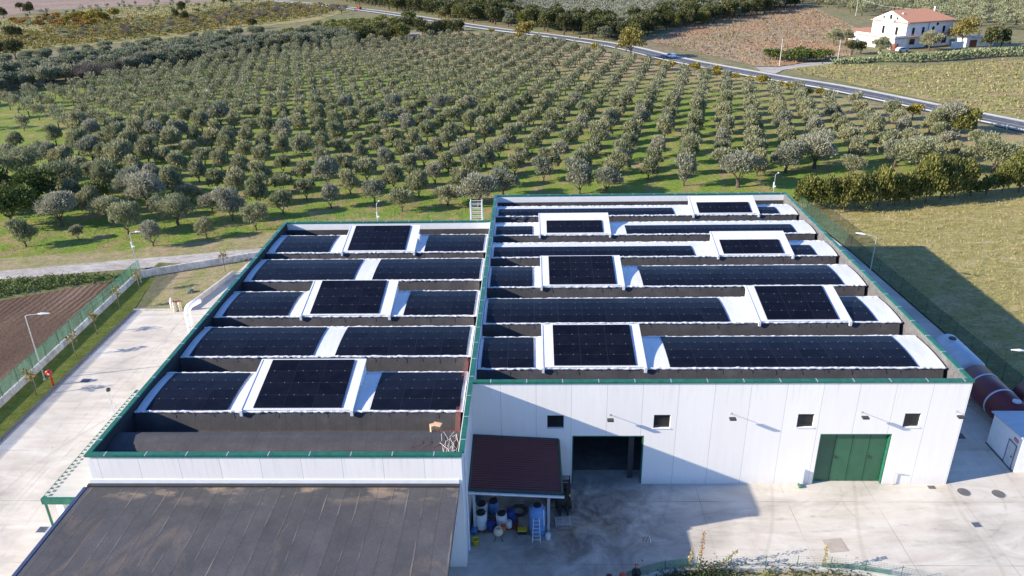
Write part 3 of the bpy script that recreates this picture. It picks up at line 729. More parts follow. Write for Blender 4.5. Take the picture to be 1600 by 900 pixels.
# ---- west warehouse
XA, YAF, YAB = -22.82, -8.31, 33.6
wa = thing('warehouse', 'long white warehouse on the left, projecting forward, grey roof bays inside green-capped parapets', 'warehouse', (-11.4, 12, 0))
b = MB(); b.box(XA, 0.0, YAF, YAF+TH, 0, H-0.1); b.build('wall', MT['facadeA'], wa)
b = MB(); b.box(XA, XA+TH, YAF+TH, YAB-TH, 0, H-0.1); b.build('wall', MT['facadeA'], wa)
b = MB(); b.box(XA, 0.0, YAB-TH, YAB, 0, H-0.1); b.build('wall', MT['facadeA'], wa)
b = MB(); b.box(-TH, -0.004, YAF+TH, YAB-TH, 0, H-0.1); b.build('wall', MT['white'], wa)
b = MB(); b.box(XA+TH+.02, -TH-.03, YAB-TH-.02, YAB-TH-.004, 7.95, H-.11); b.build('parapet_lining', MT['lining'], wa)
b = MB(); b.box(XA+TH+.02, -TH-.03, YAB-TH-.12, YAB-TH-.004, DECK, 7.948); b.build('parapet_upstand', MT['bitumen'], wa)
b = MB(); b.box(XA+TH+.004, XA+TH+.02, YAF+TH+.02, YAB-TH-.03, DECK, H-.11); b.build('parapet_lining', plain('shaded_parapet_lining', (.022, .026, .034), .8), wa)  # near-black tone paints in the shadow on this inner face
coping(XA-.05, 0.05, YAF-.07, YAF+.27, wa); coping(XA-.05, -.16, YAB-.26, YAB+.05, wa)
coping(XA-.05, XA+.26, YAF+.27, YAB-.26, wa)
coping(-.16, .155, YAF+.27, YB+.05, wa)
baysA = [(-2.8, 2.2), (4.6, 9.4), (11.4, 16.3), (18.8, 23.9), (25.75, 30.6)]
# first bay is felted, without sheet or panels: a low rolled hump behind the front parapet
hump = [(-7.55, DECK+.004), (-4.55, DECK+.004), (-4.75, 7.9), (-5.05, 8.16), (-5.45, 8.24), (-6.2, 8.16), (-6.75, 7.98)]
deck(XA+TH+.025, -TH-.005, YAF+TH+.005, YAB-TH-.025, baysA, wa, extra=[hump])
layA = [([(-21.82, -16.23), (-6.6, -0.58)], (-15.25, -7.73, -14.45, -8.49)), ([(-21.84, -12.35), (-10.68, -0.68)], None),
        ([(-21.8, -16.26), (-6.5, -0.6)], (-15.1, -7.58, -14.33, -8.55)), ([(-21.8, -12.26), (-10.52, -0.58)], None),
        ([(-21.7, -16.24), (-6.56, -0.6)], (-14.85, -7.5, -14.28, -8.46))]
for i, (yf, yb) in enumerate(baysA):
    cover(XA+TH+.1, -TH-.12, yf, yb, wa)
    strips, tr = layA[i]
    for k, cc in enumerate(strips):
        array(cc, yf, yb, 4, (0.015, 0.242), lambda t, yf=yf, yb=yb: arch(yf, yb, t),
              'curved solar strip, %s end of the %s panelled bay from front, left warehouse' % (('left', 'right')[k], ordB[i]), grpS)
    if tr:
        sf = tray(tr[0], tr[1], yf, yb, wa)
        array((tr[2], tr[3]), yf, yb, 4, (0.012, 0.243), sf,
              'flat black solar array on raised housing, %s panelled bay from front, left warehouse' % ordB[i], grpT)
# small vent cap beside the last housing, round drain dish
v = thing('roof_vent', 'small white cowl vent beside the rearmost raised housing of the left warehouse', 'vent', (-7.25, 28.0, 8.6))
MB().lathe((-7.25, 28.0, 8.5), [(.09, 0), (.09, .55), (.2, .55), (.22, .7), (.1, .82), (.02, .84)], 12).build('vent_cowl', MT['white_metal'], v)
# cables and timber offcut on the felt
cb = MB(); r2 = random.Random(3)
for k in range(6):
    x = -0.5-r2.random()*0.5; z = ZF-.1; pts = [(x, -7.0+r2.random(), 8.3)]
    for s in range(8):
        x += r2.uniform(-.35, .3); x = min(-.35, max(-1.5, x)); pts.append((x, -7.9+s*.32+r2.uniform(-.25, .25), 8.28+r2.uniform(-.12, .3)))
    cb.tube(pts, .014, 5)
tag(cb.build('cable_bundle', MT['cable_white']), 'loose tangle of pale cable loops at the front right corner of the left roof', 'cables')
cb = MB()
for k in range(5):
    x = -.45-k*.07; cb.tube([(x, 9, 7.1), (x, 2.4, 8.4), (x-.05, -2.9, 8.35), (x-.1, -3.6, 7.2), (x-.2*k, -4.5, 7.9), (x-.5*k, -6.3, 8.22), (x-1.3*k, -7.8, 7.3)], .010, 5)
tag(cb.build('red_cable_run', MT['cable_red']), 'thin red cables running down the right edge of the left roof to its corner', 'cables')
b = MB(); b.box(-2.35, -1.75, -4.6, -4.25, 7.5, 8.32, .4); b.box(-2.15, -1.6, -4.65, -4.3, 8.32, 8.4, -.3)
tag(b.build('timber_block', MT['card']), 'pale timber offcut lying in the front trough of the left roof', 'timber block')

# ---- front annex canopy roof
an = thing('annex', 'low annex at the front left with stained dark felt roof and parallel seams', 'annex', (-11.6, -15, 0))
b = MB(); b.box(-23.1, -0.18, -24, YAF-.3, 6.35, 6.6); b.build('roof', MT['annex'], an)
b = MB(); b.box(-23.32, -23.102, -24, YAF-.3, 6.2, 6.63); b.build('roof_edge', plain('blue_grey_edge_trim', (0.05, 0.07, 0.14), .4), an)
b = MB(); b.box(-23.1, -.18, YAF-.298, YAF-.06, 6.5, 6.72); b.build('roof_edge', MT['darkmetal'], an)
b = MB(); b.box(-22.9, -1.6, -24, -9.5, 0, 6.34); b.build('wall', MT['white'], an)
b = MB(); b.box(-23.0, -.2, YAF-.05, YAF-.002, 6.6, 6.98); b.build('flashing', MT['white'], an)
b = MB(); b.box(-1.4, -.9, YAF-.25, YAF-.06, 3.0, 5.2); b.build('downpipe', MT['galv'], an)
# ---- side shed with cream ribbed roof
sh = thing('side_shed', 'narrow side shed with cream ribbed roof and green frame beside the left warehouse', 'shed', (-24.5, -5, 0))
b = MB(); b.box(-26.0, XA-.05, -8.5, 4.0, 5.62, 5.72)
for k in range(30): b.box(-26.1, -25.85, -8.4+k*.4, -8.2+k*.4, 5.72, 5.80)
b.build('roof', m_sheet('cream_ribbed_roof', 1, (0.56, 0.54, 0.47), .4, .6), sh)
b = MB(); b.box(-26.2, -26.0, -8.62, 4.0, 5.45, 5.74); b.box(-26.2, XA-.05, -8.72, -8.5, 5.35, 5.76); b.build('eave_trim', MT['green'], sh)
b = MB(); b.box(-25.75, XA-.05, -8.2, 4.0, 0, 5.6); b.build('wall', MT['white'], sh)
b = MB(); b.tube([(-26.05, -8.6, 0), (-26.05, -8.6, 5.4)], .08); b.build('post', MT['green'], sh)
b = MB(); b.box(-25.2, -25.0, -8.32, -8.2, 0, 5.6); b.build('downpipe', MT['galv'], sh)

# ------------------------------------------------------------------ lean-to canopy and what stands under it
lc = thing('lean_to_canopy', 'maroon ribbed lean-to roof on posts in the shaded corner between the warehouses', 'canopy', (3, -2.6, 0))
TL = [(0.06, -.06, 4.36), (6.12, -.06, 3.98), (6.2, -5.3, 3.42), (0.06, -5.3, 3.72)]
b = MB(); b.hexa([(x, y, z-.08) for x, y, z in reversed(TL)], [(x, y, z) for x, y, z in reversed(TL)])
for k in range(25):
    f = (k+.3)/25; f2 = (k+.75)/25
    def TP(u, v, h): return tuple((TL[0][i]*(1-u)+TL[1][i]*u)*(1-v)+(TL[3][i]*(1-u)+TL[2][i]*u)*v+(h if i == 2 else 0) for i in range(3))
    b.hexa([TP(0, f2, .003), TP(1, f2, .003), TP(1, f, .003), TP(0, f, .003)], [TP(0, f2, .035), TP(1, f2, .035), TP(1, f, .055), TP(0, f, .055)])
b.build('roof', MT['tiles'], lc)
b = MB()
for p, q in zip(TL, TL[1:]+TL[:1]): b.tube([(p[0], p[1], p[2]+.0), (q[0], q[1], q[2]+.0)], .11, 4)
b.build('roof_edge', plain('dark_green_trim', (0.015, 0.05, 0.04), .5), lc)
b = MB(); b.tube([(0.0, -5.52, 3.66), (6.35, -5.52, 3.32)], .1, 8); b.build('gutter', MT['galv'], lc)
for x, zt in ((5.33, 3.35), (.35, 3.6)):
    b = MB(); b.box(x-.09, x+.09, -5.3, -5.12, 0, zt); b.build('post', MT['galv'], lc)
b = MB(); b.box(2.6, 2.95, -1.2, -.9, 0, 4.0); b.build('post', MT['white'], lc)

def drum(name, label, x, y, z, r, h, m, group=None, lid=True):
    t = thing(name, label, 'drum', (x, y, z), 0, group)
    MB().lathe((x, y, z), [(r*.94, 0), (r, .05), (r, h*.3), (r*1.03, h*.33), (r, h*.36), (r, h*.66), (r*1.03, h*.69), (r, h*.72), (r, h*.94), (r*.93, h)], 20).build('drum_body', MT[m], t, smooth=True)
    if lid:
        q = MB(); q.lathe((x, y, z+h), [(r*.75, 0), (r*.78, .05), (r*.3, .08)], 16)
        rr = random.Random(int(x*100))
        for k in range(4): q.box(x+rr.uniform(-.2, .1), x+rr.uniform(.12, .3), y+rr.uniform(-.2, 0), y+rr.uniform(.05, .2), z+h+.05, z+h+rr.uniform(.12, .25), rr.random())
        q.build('lid', MT['darkmetal'], t)
    return t
def pallet(label, x, y, z, rz=0, m='wood', sx=1.2, sy=.9):
    t = thing('pallet', label, 'pallet', (x, y, z), rz)
    q = MB()
    for k in range(6): q.box(-sx/2, sx/2, -sy/2+k*sy/5.5, -sy/2+k*sy/5.5+.09, .11, .135)
    q.build('deck_boards', MT[m], t, local=True)
    q = MB()
    for k in (-1, 0, 1): q.box(k*(sx/2-.06)-.05, k*(sx/2-.06)+.05, -sy/2, sy/2, 0, .11)
    q.build('bearer', MT[m], t, local=True)
MT['redwood'] = plain('dark_red_timber', (.2, .05, .03), .7)
pallet('dark red pallet under the tall white drum at the left wall', .95, -4.5, 0, 0, 'redwood', 1.7, 1.5)
pallet('dark red pallet under the second white drum and blue drum', 2.45, -4.4, 0, 0, 'redwood', 1.6, 1.2)
drum('drum', 'tall white plastic drum on red pallet nearest the left wall', .72, -4.75, .14, .43, 1.2, 'drumwhite')
drum('drum', 'dirty white drum with bits on its lid behind the tall white drum', .68, -3.55, 0, .43, 1.1, 'drumwhite')
drum('drum', 'mauve-blue bin standing behind the white drums', 1.5, -3.2, 0, .36, 1.0, 'tankblue')
drum('drum', 'short white drum with open top in the middle of the lean-to', 2.12, -4.6, .14, .38, 1.0, 'drumwhite')
drum('drum', 'dark blue drum on the pallet front beside the tall white drum', 1.4, -4.95, .14, .3, .6, 'blue', None, False)
drum('drum', 'dark blue drum behind the small white tub', 2.75, -4.1, .14, .33, .9, 'blue', None, False)
drum('tub', 'small white tub between the white and blue drums', 2.62, -4.75, .14, .22, .5, 'drumwhite', None, False)
t = thing('yellow_bucket', 'yellow bucket on the shaded concrete by the wall', 'bucket', (.45, -6.3, 0))
q = MB(); q.lathe((.45, -6.3, 0), [(.17, 0), (.24, .42), (.26, .44), (.26, .47), (.21, .47), (.15, .08)], 16); q.build('bucket_body', MT['yellow'], t, smooth=True)
q = MB(); q.tube([(.2, -6.3, .45), (.3, -6.42, .6), (.6, -6.42, .6), (.7, -6.3, .45)], .012, 5); q.build('handle', MT['darkmetal'], t)
t = thing('cement_mixer', 'small cream and orange mixer drum on dark legs in front of the lean-to', 'mixer', (1.95, -5.75, 0))
MB().lathe((1.95, -5.75, .55), [(.12, -.22), (.3, -.1), (.33, .1), (.2, .38), (.17, .38), (.1, .1)], 16).build('drum_body', MT['cream'], t, smooth=True)
MB().box(2.1, 2.45, -5.6, -5.25, .5, .85).build('motor_housing', MT['orange'], t)
for dx, dy in ((-.3, -.3), (.3, -.3), (-.25, .3), (.3, .3)): MB().tube([(1.95+dx*.3, -5.75+dy*.3, .5), (1.95+dx, -5.75+dy, 0)], .025, 5).build('leg', MT['darkmetal'], t)
# blue tank
t = thing('water_tank', 'tall bright blue plastic tank with round dark lid beside the canopy post', 'tank', (4.58, -5.1, 0))
q = MB(); segs = 24; prof = [(.50, 0), (.55, .08), (.55, .5), (.575, .54), (.55, .58), (.55, 1.0), (.575, 1.04), (.55, 1.08), (.55, 1.5), (.575, 1.54), (.55, 1.58), (.55, 1.95), (.47, 2.15), (.3, 2.22), (.26, 2.28)]
q.lathe((4.58, -5.1, 0), prof, segs); q.build('tank_body', MT['tankblue'], t, smooth=True)
MB().lathe((4.58, -5.1, 2.28), [(.27, 0), (.27, .06), (.22, .08)], 18).build('lid', MT['darkmetal'], t)
MB().tube([(4.98, -5.45, 2.2), (5.02, -5.5, .9)], .04, 6).build('pipe', MT['drumwhite'], t)
t = thing('step_ladder', 'white metal ladder leaning against the blue tank', 'ladder', (4.5, -6.0, 0))
for sx in (-.24, .24): MB().tube([(4.5+sx*1.1, -6.1, 0), (4.5+sx*.8, -5.75, 1.75)], .025, 6).build('stile', MT['white_metal'], t)
for k in range(6):
    f = (k+.7)/6.4; MB().tube([(4.5-.25, -6.1+.35*f, 1.75*f), (4.5+.25, -6.1+.35*f, 1.75*f)], .018, 5).build('rung', MT['white_metal'], t)
for sx in (-.24, .24): MB().tube([(4.5+sx*.8, -5.75, 1.7), (4.5+sx, -5.62, 0.02)], .018, 6).build('rear_leg', MT['white_metal'], t)
drum('white_bucket', 'white bucket with black rim at the foot of the canopy post', 5.28, -5.75, 0, .17, .42, 'drumwhite', None, False)
t = thing('toolbox', 'black and yellow toolbox on the floor left of the blue tank', 'toolbox', (3.55, -5.2, 0))
MB().box(3.25, 3.85, -5.4, -5.0, 0, .28).build('case', MT['black'], t, bevel=.02); MB().box(3.24, 3.86, -5.41, -4.99, .28, .36).build('lid', MT['yellow'], t, bevel=.02)
t = thing('hose_reel', 'coiled dark hose lying on the floor under the canopy', 'hose', (3.3, -3.0, 0))
q = MB()
for k in range(4):
    R_ = .38+.09*k; q.tube([(3.3+R_*math.cos(a*.5236), -3.0+R_*math.sin(a*.5236), .05+.03*(k % 2)) for a in range(13)], .028, 6)
q.build('hose_coil', MT['darkmetal'], t)
b = MB(); r3 = random.Random(8)
pts = [(.28, -1.3-k*.62, .35+.12*math.sin(k*2.1)) for k in range(8)]
b.tube(pts, [.2+.06*r3.random() for _ in pts], 8)
tag(b.build('tarpaulin_roll', MT['tarp'], smooth=True), 'long rumpled blue tarpaulin bundle along the foot of the side wall', 'tarpaulin')
b = MB(); b.box(.03, .13, -3.9, -3.75, 3.0, 3.35); b.box(.13, .2, -3.88, -3.77, 3.2, 3.3)
tag(b.build('alarm_box', MT['darkmetal']), 'small dark box fixed on the shaded side wall', 'box')
b = MB(); b.tube([(.06, -6.8, 0), (.06, -6.8, 8.5)], .06, 8); b.tube([(.1, -6.8, 8.5), (.1, -7.2, 8.75)], .05, 6)
tag(b.build('downpipe', MT['white_metal']), 'white downpipe on the shaded side wall of the left warehouse', 'pipe')

# forklift
def forklift(x, y):
    t = thing('forklift', 'dark forklift with raised mast parked beside the lean-to canopy', 'forklift', (x, y, 0))
    q = MB(); q.box(-.5, .5, -.6, .9, .3, .85); q.box(-.48, .48, .6, 1.15, .35, 1.05); q.build('chassis', plain('dark_forklift_paint', (.06, .045, .03), .5), t, local=True, bevel=.04)
    q = MB()
    for sx in (-.45, .45):
        q.tube([(sx, -.5, .85), (sx, -.35, 2.05), (sx, .55, 2.1), (sx, .75, 1.0)], .035, 6)
    for k in range(5): q.box(-.45, .45, -.3+k*.2, -.24+k*.2, 2.07, 2.11)
    q.build('overhead_guard', MT['darkmetal'], t, local=True)
    for sx, sy in ((-.48, -.35), (.48, -.35), (-.45, .7), (.45, .7)):
        q = MB(); q.lathe((sx-.1, sy, .28), [(.1, 0), (.27, .01), (.28, .04), (.28, .16), (.27, .19), (.1, .2)], 16, 'x'); q.build('wheel', MT['black'], t, local=True)
    q = MB()
    for sx in (-.3, .3): q.box(sx-.05, sx+.05, -.78, -.66, .1, 2.7)
    for z in (.3, 1.4, 2.62): q.box(-.3, .3, -.76, -.69, z, z+.08)
    q.build('mast', MT['darkmetal'], t, local=True)
    for sx in (-.26, .26):
        q = MB(); q.box(sx-.06, sx+.06, -1.85, -.79, .06, .11); q.box(sx-.06, sx+.06, -.83, -.79, .11, .6); q.build('fork', MT['darkmetal'], t, local=True)
    q = MB(); q.box(-.25, .25, 0.05, .5, .85, 1.0); q.box(-.25, .25, .42, .52, 1.0, 1.45); q.build('seat', MT['black'], t, local=True, bevel=.03)
    for sx in (-.42, .42):
        q = MB(); q.lathe((sx, -.5, 1.25), [(.02, -.1), (.08, -.08), (.09, 0)], 10, 'y'); q.build('headlight', MT['yellow'], t, local=True)
forklift(6.45, -2.3)
pallet('pale wooden pallet lying in front of the forklift tines', 6.35, -4.15, 0, .05, 'galv', 1.1, .85)
# fixtures on the front wall
lampg = 'floodlights on arms along the white front wall'
for k, (x, z, lab) in enumerate(((9.77, 6.07, 'small floodlight on an arm above the open doorway'), (18.26, 6.16, 'small floodlight on an arm in the middle of the long front wall'),
                               (27.38, 6.25, 'small floodlight on an arm above the folding green doors'), (33.9, 6.29, 'small floodlight at the right corner of the front wall'))):
    t = thing('wall_lamp', lab, 'lamp', (x, 0, z), 0, lampg)
    q = MB(); q.tube([(0, -.004, 0), (0, -.55, .04)], .022, 6); q.box(-.06, .06, -.02, -.004, -.08, .08); q.build('bracket', MT['galv'], t, local=True)
    q = MB(); q.box(-.26, .2, -.86, -.52, -.05, .07); q.build('lamp_head', MT['darkmetal'], t, local=True, bevel=.02)
t = thing('duct_box', 'white downpipe with green foot standing against the front wall left of the green doors', 'pipe', (23.9, -.15, 0))
MB().box(23.86, 24.06, -.2, -.02, .15, 1.35).build('duct', MT['white'], t, bevel=.02); MB().box(23.7, 24.0, -.5, -.1, 0, .15).build('foot', MT['green'], t, bevel=.02)
t = thing('gas_pipe', 'short grey pipe with an arm on the wall right of the green doors', 'pipe', (30.9, -.1, 0))
MB().tube([(30.6, -.1, 0), (30.6, -.1, 1.0), (31.3, -.1, .95)], .03, 6).build('pipe', MT['galv'], t)

# manholes, grates, scuffs in the yard
def grate(label, x, y, sx, sy, rz=0):
    t = thing('drain_grate', label, 'drain', (x, y, 0), rz)
    q = MB(); q.box(-sx/2, sx/2, -sy/2, sy/2, .002, .012); q.build('frame', MT['galv'], t, local=True)
    q = MB()
    n = max(3, int(sx/.09))
    for k in range(n): q.box(-sx/2+.03+k*(sx-.06)/n, -sx/2+.03+(k+.6)*(sx-.06)/n, -sy/2+.03, sy/2-.03, .012, .02)
    q.build('grille', MT['darkmetal'], t, local=True)
grate('square drain grate in the shaded yard in front of the open doorway', 11.85, -5.8, .62, .6)
grate('square drain grate in the sunlit yard on the right', 34.5, -4.3, .6, .5, .1)
grate('square drain grate in the pale side yard, near its middle', -37.3, 14.8, .9, .7)
grate('drain grate by the annex corner on the pale side yard', -29.8, -5.0, .7, .6)
for x, y, lab in ((35.35, -.9, 'round manhole cover nearest the right end of the front wall'), (37.7, -1.1, 'round manhole cover farthest right in the yard')):
    t = thing('manhole_cover', lab, 'manhole', (x, y, 0), 0, 'round manhole covers in the yard')
    MB().lathe((x, y, .001), [(.5, 0), (.5, .008)], 24).build('frame', MT['concrete_kerb'], t); MB().lathe((x, y, .009), [(.44, 0), (.43, .012)], 24).build('lid', MT['kerb_dark'], t)
t = thing('small_cover', 'small pale inspection cover near the wall end', 'cover', (33.3, -.35, 0))
MB().box(33.05, 33.55, -.55, -.2, .002, .02).build('lid', MT['kerb_dark'], t)
t = thing('floor_hatch', 'tan square concrete patch near the bottom fence', 'hatch', (24.1, -6.2, 0))
MB().box(23.6, 24.9, -6.9, -5.7, .003, .018, .12).build('slab', plain('tan_concrete', (.42, .36, .30), .9), t)

tm_m, tn, tb = new_mat('tyre_rubber_film'); tb.inputs['Base Color'].default_value = (.09, .085, .08, 1); tb.inputs['Roughness'].default_value = .9
ts = N(tn, 'ShaderNodeBsdfTransparent'); tx = N(tn, 'ShaderNodeMixShader')
tn.links.new(ramp(tn, noise(tn, coords(tn), .9, 5, .7), [(0.45, 0.0), (0.75, 0.17)]), tx.inputs[0]); tn.links.new(ts.outputs[0], tx.inputs[1]); tn.links.new(tb.outputs[0], tx.inputs[2]); tn.links.new(tx.outputs[0], tn.nodes['Material Output'].inputs['Surface'])
q = MB(); zt = .004
for path in ([(9.2, -.4), (9.5, -3), (11.5, -5.6), (16, -7.2), (24, -7.4), (34, -6.6)], [(27.5, -.3), (27, -2.5), (28.5, -4.6), (33, -5.6), (42, -5.0)], [(12, -3), (17, -4.4), (25, -4.2), (34, -3.0), (44, -1.2)], [(26.5, -.3), (24, -2.6), (18, -3.6), (13, -5.2), (10, -8)], [(31, -8), (36, -5.5), (38.5, -1.5), (38.8, 6), (38, 16)], [(-36, -12), (-34.5, 0), (-35, 12), (-34, 28)], [(-31, -14), (-32.2, 0), (-31.5, 14), (-33, 27)]):
    ln_ = resample(path, .7)
    for o_ in (-.78, .62): ribbon(q, ln_, o_, o_+.2, zt); zt += .0007
struct('tyre_marks', q, tm_m)
# ------------------------------------------------------------------ left boundary: wall, netting, posts
def lx(y): return -42.42-(y)*0.0345
lw_ = thing('boundary_wall', 'low white boundary wall running along the ploughed field on the left', 'wall', (lx(10), 10, 0))
q = MB(); q.prism([(lx(-20), -20), (lx(-20)+.25, -20), (lx(38.6)+.25, 38.6), (lx(38.6), 38.6)], -.3, .62); q.build('wall', MT['plain_wall'], lw_)
fn = thing('netting_fence', 'tall green netting fence on the low white wall beside the ploughed field', 'fence', (lx(10), 10, .62))
q = MB()
y = -20
while y < 38.4:
    q.quad((lx(y)+.08, y, .64), (lx(y+2.4)+.08, y+2.4, .64), (lx(y+2.4)+.05, y+2.4, 1.97), (lx(y)+.05, y, 1.97)); y += 2.4
q.build('netting', MT['net'], fn)
y = -20
while y < 39:
    q = MB(); q.tube([(lx(y)+.13, y, .6), (lx(y)+.13, y, 2.02)], .028, 6); q.build('fence_post', MT['green'], fn); y += 2.4
q = MB(); q.tube([(lx(-20)+.12, -20, 1.98), (lx(38.5)+.12, 38.5, 1.98)], .012, 5); q.build('top_wire', MT['green'], fn)
bw = thing('boundary_wall', 'bare white-grey wall at the back left between the rough grass and the dirt track', 'wall', (-37, 42, 0))
q = MB(); q.prism([(-43.6, 38.9), (-43.5, 38.65), (-31.8, 44.25), (-25, 47.0), (-25, 47.3), (-31.9, 44.5)], -.3, .85); q.build('wall', MT['plain_wall'], bw)
q = MB()
for k in range(8):
    a = (-43.4+k*1.65, 38.9+k*.77); q.box(a[0]-.06, a[0]+.06, a[1]-.2, a[1]+.05, -.3, .9, .44)
q.build('pier', MT['plain_wall'], bw)

# right fence of tall green netting
rf_pts = [(46.9, 2), (46.4, 12), (45.4, 30), (44.5, 48), (43.5, 63.2)]
fr = thing('netting_fence', 'green netting fence toned dark for shade between the large warehouse and the dry meadow', 'fence', (45.4, 30, 0))
rl = resample(rf_pts, 2.5)
q = MB()
for a, c in zip(rl, rl[1:]): q.quad((*a, 0), (*c, 0), (*c, 2.0), (*a, 2.0))
q.build('netting', m_shaded_net, fr)
for a in rl:
    q = MB(); q.tube([(a.x-.05, a.y, 0), (a.x-.05, a.y, 2.1)], .028, 6); q.build('fence_post', MT['green'], fr)
bf = thing('wire_fence', 'thin green wire fence behind the warehouses along the edge of the olive grove', 'fence', (5, 58.4, 0))
q = MB()
for zz in (.3, .6, .9, 1.2, 1.5): q.tube([(-30, 58.4, zz), (43.4, 58.4, zz)], .006, 3)
q.build('wire_mesh', MT['green'], bf)
for k in range(31): MB().tube([(-30+k*2.44, 58.4, 0), (-30+k*2.44, 58.4, 1.6)], .025, 5).build('fence_post', MT['green'], bf)

# ------------------------------------------------------------------ lamp posts
def lamp_post(label, x, y, h, ang, arm=1.7, lean=0.0, cam_=False):
    t = thing('lamp_post', label, 'lamp post', (x, y, 0), 0, 'tall white lamp posts around the yard')
    ca, sa = math.cos(ang), math.sin(ang)
    q = MB(); q.tube([(0, 0, 0), (0, 0, h*.5), (0, 0, h-.12), (ca*.1, sa*.1, h)], [.06, .05, .04, .035], 8); q.lathe((0, 0, 0), [(.14, 0), (.14, .05), (.08, .08)], 10); q.build('pole', MT['galv'], t, local=True)
    q = MB(); q.tube([(ca*.1, sa*.1, h), (ca*arm*.7, sa*arm*.7, h+.12)], .035, 6); q.build('arm', MT['galv'], t, local=True)
    q = MB(); q.tube([(ca*arm*.62, sa*arm*.62, h+.1), (ca*arm*.8, sa*arm*.8, h+.13), (ca*arm*1.15, sa*arm*1.15, h+.13)], [.06, .11, .05], 8); q.build('lamp_head', MT['white_metal'], t, local=True)
    if cam_:
        q = MB(); q.lathe((.12, 0, h*.72), [(.05, -.1), (.14, 0), (.16, .12), (.04, .2)], 10); q.box(-.12, 0, -.1, .1, h*.7, h*.82); q.build('camera', MT['white'], t, local=True)
lamp_post('white lamp post at the left fence beside the red hydrant', -41.3, 15.0, 6.7, .08, 1.9)
lamp_post('white lamp post with camera at the far end of the left netting fence', -42.6, 37.4, 6.3, .0, 1.1, cam_=True)
xx, yy = G(588, 318, 6.4); lamp_post('thin white lamp post rising behind the left warehouse roof', xx, yy, 6.4, 1.2, .8, cam_=True)
xx, yy = G(1212, 272, 6.5); lamp_post('white lamp post with two cameras behind the far corner of the large warehouse', xx, yy, 6.5, .3, .5, cam_=True)
xx, yy = G(1370, 370, 6.3); lamp_post('lamp post standing in the shade beside the right side fence', xx, yy, 6.3, 2.7, 1.9)
xx, yy = G(1581, 547, 6.5); lamp_post('lamp post whose head reaches in from the right edge above the meadow', xx+2.0, yy-.2, 6.4, 3.05, 1.8)

# hydrant, flues, crates
t = thing('fire_hydrant', 'red fire hydrant with a round hose cabinet on the green strip by the left fence', 'hydrant', (-39.9, 14.0, 0))
MB().tube([(-39.9, 14.0, -.05), (-39.9, 14.0, 1.0)], .09, 10).build('standpipe', MT['red'], t)
MB().lathe((-40.0, 14.0, 1.35), [(.1, -.2), (.25, -.18), (.28, 0), (.25, .18), (.1, .2)], 16, 'y').build('hose_drum', MT['red'], t, smooth=True)
MB().lathe((-39.9, 13.78, 1.3), [(.1, -.02), (.12, 0)], 12, 'y').build('badge', MT['cream'], t)
t = thing('vent_duct', 'fat white duct bending over from beside the left wall', 'duct', (-30.1, 22.2, 0))
MB().tube([(-30.1, 22.2, 0), (-30.1, 22.2, 3.4), (-30.06, 22.28, 3.7), (-29.95, 22.5, 3.92), (-29.75, 22.9, 4.0), (-29.4, 23.7, 4.0)], .32, 14).build('duct', MT['white_metal'], t, smooth=True)
for z in (1.8, 3.2): MB().lathe((-30.1, 22.2, z), [(.35, 0), (.35, .08)], 14).build('flange', MT['galv'], t)
t = thing('flue_pipe', 'thin grey flue pipe with dark cap standing outside the left parapet', 'flue', (-30.35, 7.05, 0))
MB().tube([(-30.35, 7.05, 0), (-30.35, 7.05, 3.75)], .10, 10).build('pipe', MT['galv'], t); MB().lathe((-30.35, 7.05, 3.7), [(.11, 0), (.17, .05), (.17, .25), (.05, .33)], 12).build('cap', MT['darkmetal'], t)
t = thing('equipment_box', 'white rooftop unit box beside the flue outside the left parapet', 'box', (-29, 6.7, 0))
MB().box(-29.4, -28.5, 6.2, 7.2, 0, 1.9).build('cabinet', MT['white'], t, bevel=.04); MB().tube([(-29.9, 5.4, 0), (-29.9, 5.4, 2.6), (-29.4, 6.3, 3.1)], .03, 5).build('rail', MT['galv'], t)
for k, (x, y, c, lab) in enumerate(((-35.6, 30.0, 'drumwhite', 'white gas bottle left of the red and white ones on the kerb'), (-35.0, 29.35, 'cream', 'middle pale bottle with pinkish shoulders by the grass kerb'), (-34.45, 29.45, 'cream', 'right hand pale bottle standing nearest the duct'))):
    t = thing('gas_bottle', lab, 'gas bottle', (x, y, 0), 0, 'gas bottles by the grass kerb')
    MB().lathe((x, y, 0), [(.16, 0), (.19, .06), (.19, .95), (.12, 1.12), (.05, 1.15), (.05, 1.25)], 12).build('bottle', MT[c], t, smooth=True)
    MB().lathe((x, y, 1.14), [(.1, 0), (.1, .18)], 10).build('collar', MT['red'] if k else MT['white'], t)
t = thing('boulder', 'small dark grey-green stone on the rough grass', 'stone', (-35.4, 34.4, 0))
q = MB(); rs = random.Random(2); q.lathe((-35.4, 34.4, -.1), [(.3, 0), (.42, .15), (.36, .35), (.15, .48)], 9); q.v = [(x+rs.uniform(-.06, .06), y+rs.uniform(-.06, .06), z) for x, y, z in q.v]; q.build('stone', plain('green_grey_stone', (.12, .16, .14), .9), t)

# scaffold tower behind the left warehouse
t = thing('scaffold_tower', 'white scaffold tower standing behind the back wall where the two warehouses meet', 'scaffold', (-1.75, 35, 0))
q = MB()
for x in (-2.4, -1.15):
    for y in (34.2, 35.1):
        s = MB(); s.tube([(x, y, 0), (x, y, 10.75)], .05, 6); s.build('standard', MT['white_metal'], t)
for k in range(22):
    z = .5+k*.48
    q.tube([(-2.4, 34.2, z), (-1.15, 34.2, z)], .028, 5); q.tube([(-2.4, 35.1, z), (-1.15, 35.1, z)], .028, 5)
q.build('ledger', MT['white_metal'], t)
for z in (8.3, 6.2, 4.2): MB().box(-2.35, -1.2, 34.25, 35.05, z, z+.05).build('platform', MT['wood'], t)

